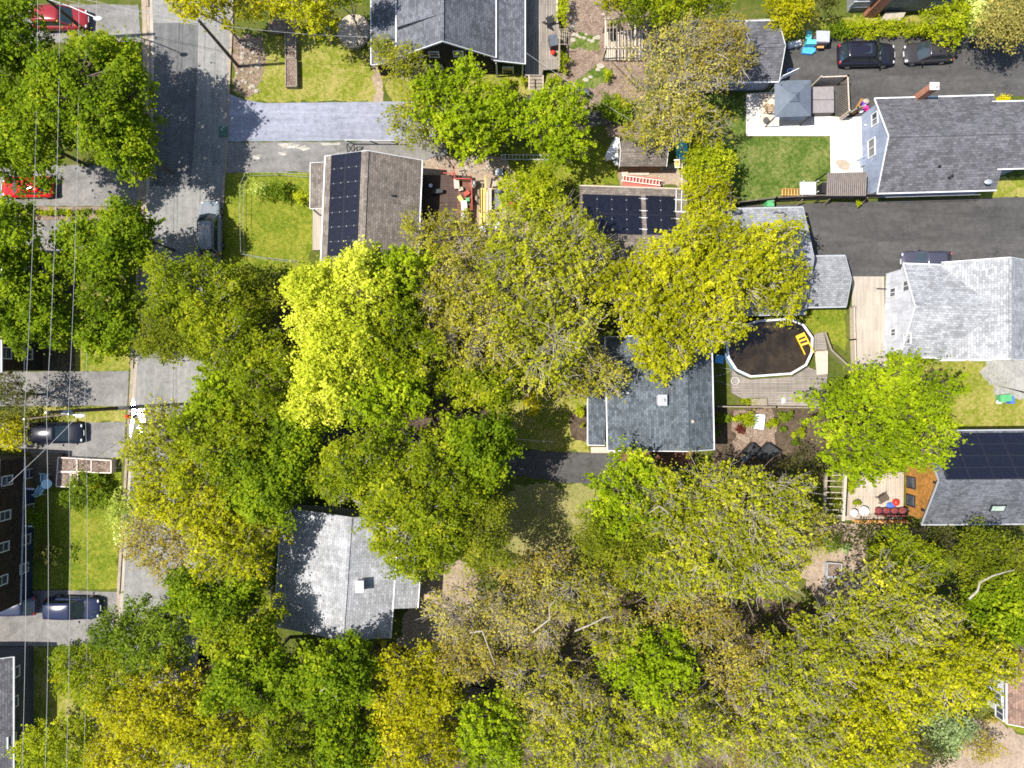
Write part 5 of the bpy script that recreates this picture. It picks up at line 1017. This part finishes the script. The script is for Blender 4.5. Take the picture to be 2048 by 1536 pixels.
# across the street and along it
T(30,85,78,100,11.5,'deep','large deep green tree filling the top left corner')
T(195,200,128,112,11,'deep','broad dark green tree whose shadow falls across the street patch')
T(62,275,108,104,10.5,'deep','deep green tree over the bright red car')
T(205,120,62,46,9,'mid','green tree between the dark red car and the street patch')
T(270,300,58,70,9,'deep','dark green tree at the kerb right of the red car driveway')
T(30,500,72,100,10.5,'deep','deep green tree at the left edge above the brown house')
T(70,628,86,76,10,'deep','dark green tree hanging over the brown house wall')
T(205,505,95,62,9,'deep','deep green street tree left of the parked grey estate car')
T(270,470,50,62,9.5,'deep','narrow dark green street tree top near the middle driveway')
T(215,640,78,80,8,'deep','dark green tree over the yellow lawn of the brown house')
T(400,590,102,80,10,'mid','yellow-green maple over the street below the grey estate car')
T(390,655,90,60,9,'fine','fine-leaved olive green tree over the middle of the street')
T(335,690,50,34,8,'fine','loose fine-leaved bough over the pale street opening')
T(475,690,85,80,10,'mid','mid green tree right of the street opening')
T(505,600,60,55,9,'fine','small fine-leaved tree at the lower lawn corner of the solar bungalow')
T(25,790,55,55,5,'dark_sparse','thin dark shrubby tree above the dark car', 'small_tree')
T(15,860,42,38,3,'gold','yellow-brown shrub at the left edge beside the dark car', 'shrub', 'shrub', 'shrubs along the street')
# the middle belt
T(690,625,112,130,12,'lime','brightest lime green tree at the foot of the solar bungalow')
T(665,770,98,85,11.5,'lime','lime green crown just below the brightest tree')
T(790,560,82,72,10,'bright','bright green tree at the lower corner of the solar bungalow')
T(780,690,115,100,11,'mid','green tree right of the lime crown')
T(770,800,105,70,11,'bright','bright green tree above the centre driveway')
T(890,500,85,85,9,'olive','thin olive tree over the back deck of the solar bungalow')
T(900,605,90,80,10,'olive','nearly bare grey tree between the green and olive crowns')
T(955,670,90,95,10.5,'olive','sparse olive tree with forked grey limbs in the middle of the photo')
T(1045,540,100,110,10.5,'spring','tall olive tree below the work yard')
T(1145,510,70,100,10,'spring','yellow-green tree at the left end of the solar garage')
T(1060,395,60,55,6,'lime_shrub','yellow-green bush right of the red mower', 'large_shrub')
T(1075,680,115,105,10.5,'spring','yellow-green tree left of the slate-roofed house')
T(960,765,85,55,9.5,'mid','small green tree above the shaded centre driveway')
T(1170,745,80,62,8,'olive','thin olive tree hanging over the slate porch roof')
T(1440,530,150,105,11,'yellow','large yellow-green maple over the light grey garage')
T(1300,590,105,90,10.5,'yellow','yellow-green maple below the solar garage')
T(1365,655,112,68,10.5,'yellow','yellow-green crown between the slate roof and the pool')
T(1320,715,60,40,8,'yellow','yellow bough hanging low over the slate roof')
T(1560,575,48,60,8,'yellow','yellow bough reaching over the garage extension and pool')
T(1770,825,150,108,9.5,'bright','vivid green tree right of the pool deck')
T(1725,910,85,48,8,'bright','vivid green lower crown over the grey pergola')
# lower left woods
T(545,765,95,85,10.5,'mid','green tree right of the street, left of the lime crowns')
T(460,800,75,65,9.5,'bright','bright green tree at the street edge beside the white glare')
T(345,885,92,75,8.5,'spring','yellowish green tree leaning over the street opposite the hydrant')
T(450,885,110,100,10,'mid','green tree behind the street-side canopy')
T(405,985,130,90,9.5,'yellow','yellow tree over the street by the raised beds')
T(330,1085,85,70,6.5,'rust','thin rusty tree over the street by the navy house lawn')
T(540,960,95,90,10.5,'deep','green tree above the pale-roofed house')
T(470,1080,90,85,10,'yellow','yellow-green tree left of the pale-roofed house')
T(590,870,75,55,9.5,'deep','dark green tree over the shaded end of the centre driveway')
T(740,940,110,85,11.5,'mid','green tree left of the broad canopy in the centre')
T(850,970,125,105,12,'mid','largest green canopy right of the pale-roofed house')
T(955,900,82,78,11,'deep','dark green crown shading the centre driveway')
T(845,1075,112,72,11,'mid','yellow-green crown overhanging the pale roof')
T(955,1055,75,78,10.5,'fine','dark fine-leaved crown beside the dry lawn')
T(440,1180,95,70,9,'deep','dark green tree over the lower street')
T(300,1265,100,70,8,'green_shrub','glossy green tree at the mouth of the two-car driveway')
T(215,1350,92,70,7,'mid','green tree on the lawn of the slate blue house')
T(490,1260,85,70,9.5,'mid','yellowish green tree left of the pale-roofed house corner')
T(520,1340,100,80,10.5,'deep','deep green tree below the pale-roofed house, left one')
T(665,1350,110,80,10.5,'deep','deep green tree below the pale-roofed house, right one')
T(330,1410,120,85,9.5,'gold','golden yellow tree, the largest at lower left')
T(270,1500,100,60,9,'gold','golden tree on the bottom edge at left')
T(110,1495,75,58,5,'lime_shrub','rounded lime bush at the bottom edge near the slate blue house','large_shrub','shrub','shrubs along the street')
T(440,1470,95,75,10,'yellow','yellow tree on the bottom edge left of centre')
T(580,1470,105,80,10.5,'mid','green tree on the bottom edge below the two deep green ones')
T(700,1480,75,75,10,'deep','dark green tree on the bottom edge beside the golden one')
T(830,1360,95,80,9.5,'gold','orange-gold tree below the dirt drive')
T(830,1470,100,80,9.5,'gold','orange-gold tree on the bottom edge')
T(950,1230,105,80,8.5,'bare','bare pale tree over the end of the dirt drive')
T(940,1300,85,60,8.5,'rust','thin rusty tree below the bare pale tree')
T(1060,1220,95,75,9,'bare','bare grey-limbed tree right of the dirt drive')
T(1060,1140,85,45,7,'rust','dry brushy tree at the lower end of the dry lawn')
T(1160,1180,85,60,9,'olive','thin olive tree below the dry lawn')
T(990,1450,75,85,10,'bright','bright green tree on the bottom edge, left of two')
T(1095,1370,105,80,10,'olive','thin olive-yellow tree below the bare trees')
T(1130,1480,100,75,10,'spring','olive tree on the bottom edge in the middle')
T(1300,1320,95,85,10,'bright','bright green tree among the olive crowns at lower centre')
T(1230,1265,65,50,9,'olive','small green crown above the bright one at lower centre')
T(1250,1450,95,80,10,'spring','yellow-green tree on the bottom edge right of centre')
T(1370,1440,85,85,10,'spring','airy green tree on the bottom edge right of centre')
T(1380,1220,90,65,8.5,'rust','rusty thin tree below the feathery green crowns')
T(1470,1330,70,85,8.5,'rust','brown thin tree between two yellow-green crowns')
T(1480,1470,70,60,7,'rust','brown thin tree on the bottom edge')
# lower right
T(1265,990,92,85,8.5,'bright','bright green tree below the slate-roofed house deck')
T(1235,1080,90,75,8,'fine','dark green fine-leaved tree beside the dry lawn')
T(1380,1010,115,90,10,'spring','feathery green tree below the red deck')
T(1500,1010,115,85,10.5,'spring','feathery bright green tree below the flower garden')
T(1480,1110,135,80,10.5,'spring','feathery yellow-green tree left of the stony garden')
T(1330,1140,85,60,9,'spring','green crown behind the feathery trees')
T(1590,1060,60,75,9,'olive','thin olive edge crown beside the grey pergola')
T(1800,1120,80,55,7,'mid','green tree below the sunny deck')
T(1780,1215,125,95,10,'spring','large yellow-green tree right of the narrow raised bed')
T(1660,1270,95,75,9.5,'spring','green tree below the narrow raised bed')
T(1890,1320,120,90,10.5,'yellow','bright yellow-green tree left of the white-walled corner house')
T(1750,1360,120,85,10.5,'yellow','yellow tree at lower right, left of the largest')
T(1580,1340,100,85,10,'spring','yellow-green tree in the lower right woods')
T(1560,1450,105,80,10,'spring','yellow-green tree on the bottom edge at right')
T(1710,1470,120,75,10,'yellow','yellow tree on the bottom edge at far right')
T(1975,1120,80,70,8,'fine','dark green fine-leaved tree under the cedar house roof edge')
T(1990,1215,75,70,9,'deep','deep green tree at the right edge with a pale bare branch')
T(2025,1300,50,50,7,'rust','thin brown tree above the white-walled corner house')
T(1900,1455,55,35,4,'silver','silvery green shrub at lower right','large_shrub','shrub','garden shrubs')
T(1850,1500,60,40,4,'dark_sparse','dark thin shrub on the bottom edge at right','large_shrub','shrub','garden shrubs')
T(1960,1490,45,35,3,'rust','brownish shrub by the corner lawn','large_shrub','shrub','garden shrubs')
T(1600,940,55,50,4,'dark_sparse','dark twiggy shrub left of the vivid green tree','large_shrub','shrub','garden shrubs')
T(1740,1075,75,28,3,'dark_sparse','dark twiggy hedge below the sunny deck','large_shrub','shrub','garden shrubs')
T(1860,1085,60,40,4,'dark_sparse','dark thin tree under the cedar house corner','small_tree')
# top
T(628,22,58,52,8,'yellow','olive-yellow tree behind the T-shaped raised bed')
T(535,8,62,34,7,'gold','small golden-green tree at the top edge above the raised bed')
T(425,15,75,38,8,'gold','yellow tree at the top edge over the street')
T(690,-5,55,28,8.5,'mid','green tree at the top edge left of the cottage')
T(815,135,50,42,5.5,'feather','light feathery birch at the cottage corner','birch_tree')
T(775,105,32,30,4.5,'feather','small feathery shrub against the cottage side roof','small_tree')
T(845,245,66,62,6.5,'feather','grey-green fine tree, leftmost in the driveway row')
T(905,214,76,82,8,'bright','bright green maple, second in the driveway row')
T(960,260,62,60,7,'bright','bright green maple, third in the driveway row')
T(1008,225,42,50,6.5,'bright','small bright green maple between the larger two in the driveway row')
T(1112,250,76,76,7.5,'bright','rounded bright green maple, rightmost in the driveway row')
T(1330,20,110,42,8,'mid','green tree at the top edge above the pergola')
T(1250,5,55,30,7,'yellow','yellow-green tree at the top edge left of the larger green one')
T(1370,120,105,75,9,'bare','bare brown tree reaching over the charcoal garage')
T(1330,200,75,70,8,'bare','bare brown tree beside the pergola')
T(1430,110,75,65,9,'rust','rust-brown thin crown over the charcoal garage roof')
T(1380,245,65,55,7.5,'olive','olive thin tree above the tan shed')
T(1300,265,55,38,6,'olive','thin yellow-olive tree over the tan shed roof')
T(1415,330,50,48,5.5,'lime_shrub','yellow-green round bush beside the back lawn','large_shrub')
T(1410,405,48,60,6,'yellow','yellow-green bush right of the solar garage','large_shrub')
T(1575,28,55,42,4.5,'gold','golden bush above the charcoal garage','large_shrub','shrub','garden shrubs')
T(1640,15,40,25,4.5,'dark_sparse','dark twiggy bush at the top edge','large_shrub','shrub','garden shrubs')
T(1900,40,48,40,4,'lime_shrub','lime green bush above the dark grey hatchback','large_shrub','shrub','garden shrubs')
T(1945,35,25,42,4,'blossom','white-blossomed shrub at the top right','flowering_shrub','shrub','garden shrubs')
T(2010,45,60,55,6,'dusty','dusty brown-green conifer at the top right corner','conifer_tree')
# shrubs and perennials
SH = [(170,985,48,36,1.8,'green_shrub','bushy green shrub beside the pale framed beds'),(185,975,16,14,1.3,'gold_shrub','small golden shrub beside the pale framed beds'),(245,1035,32,50,2.6,'blossom','pale blossoming shrub at the kerb by the navy house lawn'),(75,1035,24,24,1.6,'green_shrub','dark shrub against the navy wall'),(90,1105,40,30,1.8,'dark_sparse','shaded shrub with pale flowers against the navy wall'),
 (135,1310,38,22,1.5,'green_shrub','low green hedge at the lower edge of the two-car driveway'),(125,1365,22,22,1.5,'gold','yellow and brown shrub on the slate house lawn'),
 (515,378,26,20,1.3,'blossom','white flowering shrub inside the wire fence'),(552,382,28,24,1.2,'green_shrub','dark spiky shrub on the front lawn'),(605,390,18,16,.9,'lime_shrub','small lime shrub against the porch roof'),
 (1225,215,42,28,1.6,'green_shrub','spreading green shrub right of the black bins'),(1240,205,14,16,1.2,'gold_shrub','yellow shrub above the driveway end'),(1238,215,26,10,.9,'gold_shrub','bright yellow ground shrub at the driveway end'),(1215,152,10,14,1.0,'lime_shrub','small round lime shrub in the gravel garden'),
 (1127,20,14,34,1.8,'lime_shrub','upright lime hedge beside the cottage deck'),(1128,125,12,24,1.1,'lime_shrub','lime hedge along the deck foot'),(1112,158,18,10,.8,'lime_shrub','low lime plants below the cottage deck'),(1224,48,12,11,1.6,'lime_shrub','yellow-green potted shrub under the pergola'),
 (1995,202,26,11,1.6,'gold_shrub','neat yellow-green hedge at the grey house corner'),(1760,55,90,16,1.2,'lime_shrub','low lime hedge above the parked cars'),(1680,60,40,16,1.2,'green_shrub','green hedge behind the playhouse'),(1850,62,40,12,1.2,'lime_shrub','lime ground cover above the dark grey hatchback'),
 (1715,406,10,8,.8,'lime_shrub','small lime clump at the fence by the ribbed awning'),(1065,800,20,32,2.2,'gold_shrub','bright yellow shrub on the centre lawn'),(1160,825,12,14,1.2,'lime_shrub','lime shrub in the bed beside the slate porch'),(1163,850,6,6,.7,'lime_shrub','tiny round lime shrub in the bed beside the slate porch'),
 (1438,838,13,12,.9,'green_shrub','green fern clump under the slate eave, upper one'),(1452,837,11,11,.9,'green_shrub','green fern clump under the slate eave, right one'),(1433,865,11,10,.9,'green_shrub','green fern clump under the slate eave, lower one'),(1473,836,12,11,.8,'lime_shrub','yellowish clump at the left of the flower garden'),
 (1495,834,18,20,1.0,'lime_shrub','leafy green clump left of the cold frame'),(1480,858,15,12,1.0,'maroon','dark red shrub left of the cold frame'),(1545,845,14,14,.9,'lime_shrub','pale green clump right of the cold frame'),(1570,833,15,14,.9,'green_shrub','green clump at the fence right of the cold frame'),(1568,858,9,9,.7,'green_shrub','small green clump in the dark soil'),
 (1588,870,9,9,.7,'lime_shrub','small lime clump near the vivid green tree, upper one'),(1605,865,13,15,1.0,'lime_shrub','lime clump near the vivid green tree, right one'),(1590,885,10,12,.8,'green_shrub','green clump near the vivid green tree, lower one'),(1500,803,26,7,.6,'lime_shrub','low green planting strip at the pool deck edge'),
 (1700,968,14,18,1.4,'lime_shrub','lime shrub at the upper pergola corner of the sunny deck'),(1712,1004,11,9,1.1,'lime_shrub','round potted shrub on the sunny deck'),(1670,1005,14,12,1.2,'lime_shrub','lime shrub under the grey pergola'),(1660,1085,24,22,1.3,'green_shrub','green shrub in the stony garden'),(1690,1095,16,14,1.0,'silver','spiky grey-green plant in the stony garden'),
 (1760,1090,28,18,2.0,'green_shrub','green shrub under the deck wall'),(1990,1440,30,12,1.0,'rust','rusty shrub by the corner house'),(1890,1490,36,30,2.0,'silver','silvery shrub in the corner garden'),
 (1130,305,30,16,1.4,'green_shrub','shaded shrub below the rounded maple'),(970,175,26,8,.7,'lime_shrub','lily clump along the cottage foot, left one'),(1020,165,10,8,.7,'lime_shrub','lily clump along the cottage foot, middle one'),(1045,163,10,8,.7,'lime_shrub','lily clump along the cottage foot, right one'),(1098,162,8,8,.8,'green_shrub','green clump beside the deck stairs')]
for px, py, rx, ry, hh, k, lb in SH: plant(px, py, rx, ry, hh, k, lb, 'shrub', 'shrub', 'garden shrubs')
ORD = 'first second third fourth fifth sixth seventh eighth ninth tenth last'.split()
for i in range(11): plant(62+i*20, 424+(i % 3), 13, 9, .7, 'lime_shrub' if i % 3 else 'green_shrub', ORD[i]+' lily clump from the left in the strip between two driveways', 'perennial', 'plant', 'lilies between the driveways')
# fallen pale limbs standing clear of the crowns
def limb(label, pts, r):
    q = [P(x, y, z) for x, y, z in pts]; b = MB()
    for i, (s, e) in enumerate(zip(q[:-1], q[1:])): b.tube(s, e, r*(1-.7*i/len(q)), r*(1-.7*(i+1)/len(q)), 6)
    tag(b.build('bare_branch', m_bark_w, None, V((q[0].x, q[0].y, q[0].z))), label, 'branch', 'pale bare branches')
limb('pale crooked branch over the deep green tree at the right edge', [(1938,1198,9),(1955,1182,9.3),(1960,1165,9.5),(1985,1152,9.6),(2008,1145,9.6),(2028,1140,9.4)], .09)
limb('long pale branch reaching over the charcoal garage roof', [(1412,160,5),(1440,100,7),(1475,55,8),(1500,40,8.2),(1540,38,8)], .08)
limb('forked pale branch right of the charcoal garage eave', [(1440,185,5),(1470,150,6.5),(1500,128,7),(1512,118,7)], .06)
limb('pale leaning branch crossing the lower pergola corner', [(1276,178,.2),(1250,150,3),(1225,125,5),(1205,112,6)], .06)
limb('second pale branch leaning toward the pergola', [(1278,178,.2),(1262,150,3.2),(1248,128,5)], .05)
limb('pale forked limb among the feathery trees', [(1345,1035,9.2),(1330,1020,9.6),(1318,1012,9.8),(1300,1025,9.8)], .06)
limb('thick grey limb in the sparse middle tree', [(880,685,6),(905,655,8),(935,640,9),(942,610,9.4),(935,585,9.5)], .11)
limb('grey limb forking up from the sparse middle tree', [(935,640,9),(950,660,9.3),(975,650,9.6),(1000,640,9.6)], .07)
limb('white limb over the bare pale tree', [(940,1265,8),(965,1262,8.8),(975,1290,8.8),(990,1330,8.4)], .07)
limb('curved white limb right of the bare pale tree', [(1065,1265,8.4),(1100,1238,9),(1098,1215,9.2),(1110,1200,9)], .07)
limb('forked white limb at the end of the bare trees', [(1150,1262,8.4),(1180,1250,9),(1210,1235,9.2),(1228,1232,9)], .07)
limb('small white forked limb over the deep green trees', [(640,1385,10.4),(650,1375,10.6),(665,1385,10.6),(676,1402,10.4)], .05)

# ------------------------------------------------------------------ grass blades and leaf litter, too fine to count
def inside(poly, x, y):
    c = np.zeros(len(x), bool); n = len(poly)
    for i in range(n):
        (x0, y0), (x1, y1) = poly[i], poly[(i+1) % n]
        hit = ((y0 > y) != (y1 > y)) & (x < (x1-x0)*(y-y0)/((y1-y0) or 1e-9)+x0); c ^= hit
    return c
def grass(name, polys, mat, dens, size, label):
    out = []; tn = []; g = np.random.default_rng(5)
    for poly in polys:
        a = np.array(poly, float); lo, hi = a.min(0), a.max(0); n = int(np.prod((hi-lo)/PXM)*dens)
        x, y = g.uniform(lo[0], hi[0], n), g.uniform(lo[1], hi[1], n); m = inside(poly, x, y); x, y = x[m], y[m]
        pos = np.stack([(x-1024)/PXM, (768-y)/PXM, np.full(len(x), .012)], 1); n = len(pos)
        an = g.uniform(0, 6.28, n); d = np.stack([np.cos(an), np.sin(an), np.zeros(n)], 1); e = np.stack([-np.sin(an), np.cos(an), np.zeros(n)], 1)
        s = (size*g.uniform(.5, 1.5, n))[:, None]; tip = pos+d*s*g.uniform(.6, 1.3, (n, 1))+np.array([0, 0, 1.])*s*g.uniform(.15, .6, (n, 1))
        out.append(np.stack([pos-e*s*.3, pos+e*s*.3, tip], 1).reshape(-1, 3)); cl_ = np.sin(pos[:, 0]*1.7)*np.cos(pos[:, 1]*1.3+1)*.15; tn.append(np.clip(g.normal(.5, .22, n)+cl_, 0, 1))
    me = np_mesh(name, np.concatenate(out), 3, mat, np.concatenate(tn)); ob = bpy.data.objects.new(name, me); C.objects.link(ob); tag(ob, label, 'grass', None, 'stuff')
m_gr = leaf_mat('grass_blades', [(0, (.05,.08,.004)), (.5, (.12,.15,.008)), (1, (.24,.23,.035))], .25); m_gy = leaf_mat('dry_blades', [(0, (.08,.11,.006)), (.5, (.17,.18,.022)), (1, (.3,.265,.09))], .25); m_gd = leaf_mat('deep_blades', [(0, (.025,.055,.005)), (.5, (.065,.105,.012)), (1, (.17,.18,.05))], .25)
grass('lawn_grass', [[(449,346),(640,344),(626,500),(600,540),(440,560),(438,500)], [(1020,290),(1240,290),(1240,370),(1010,372)], [(60,916),(246,916),(240,1000),(234,1178),(60,1178)], [(1590,612),(1690,618),(1690,700),(1640,680)]], m_gr, 70, .075, 'short green lawn grass around the houses')
grass('dry_grass', [[(470,150),(500,110),(560,60),(740,90),(770,150),(760,200),(640,200),(530,201),(492,197)], [(150,575),(260,570),(254,741),(100,741)], [(60,813),(252,813),(250,844),(60,845)], [(40,1294),(226,1294),(213,1500),(40,1500)], [(990,800),(1138,790),(1138,900),(1090,900),(1000,888)], [(1040,970),(1190,970),(1180,1160),(1020,1160),(900,1100)], [(1790,720),(1980,716),(2050,810),(2050,850),(1860,850)], [(770,152),(1050,152),(1020,195),(780,200)]], m_gy, 60, .075, 'dry yellowish grass on the sunny lawns')
grass('deep_grass', [[(1405,272),(1490,276),(1658,276),(1658,360),(1590,390),(1460,402),(1400,330)], [(1145,68),(1200,70),(1202,100),(1143,96)]], m_gd, 70, .075, 'deep green grass of the back lawn')
g = np.random.default_rng(11); n = 26000     # leaf litter and low weeds on the woodland floor
pos = np.stack([g.uniform(-35, 36, n), g.uniform(-34, 12, n), g.uniform(.02, .25, n)], 1)
px, py = pos[:, 0]*PXM+1024, 768-pos[:, 1]*PXM
m = inside([(440,560),(1160,520),(1180,800),(990,800),(980,890),(700,850),(430,828)], px, py) | inside([(230,1330),(550,1290),(820,1290),(960,1260),(1200,1170),(1640,1210),(1800,1330),(1900,1400),(1850,1560),(200,1560)], px, py); pos = pos[m]; n = len(pos)
d = g.normal(size=(n, 3)); d[:, 2] = abs(d[:, 2])+.6; d /= np.linalg.norm(d, axis=1, keepdims=True); t = np.cross(d, g.normal(size=(n, 3))); t /= np.linalg.norm(t, axis=1, keepdims=True); e = np.cross(d, t); s = g.uniform(.06, .2, (n, 1))
me = np_mesh('ground_cover', np.stack([pos-t*s, pos+e*s*.7, pos+t*s, pos-e*s*.7], 1).reshape(-1, 3), 4, LEAF['mid']['m'], g.uniform(0, .8, n)); ob = bpy.data.objects.new('ground_cover', me); C.objects.link(ob); tag(ob, 'low weeds and ground cover beneath the woods', 'ground cover', None, 'stuff')
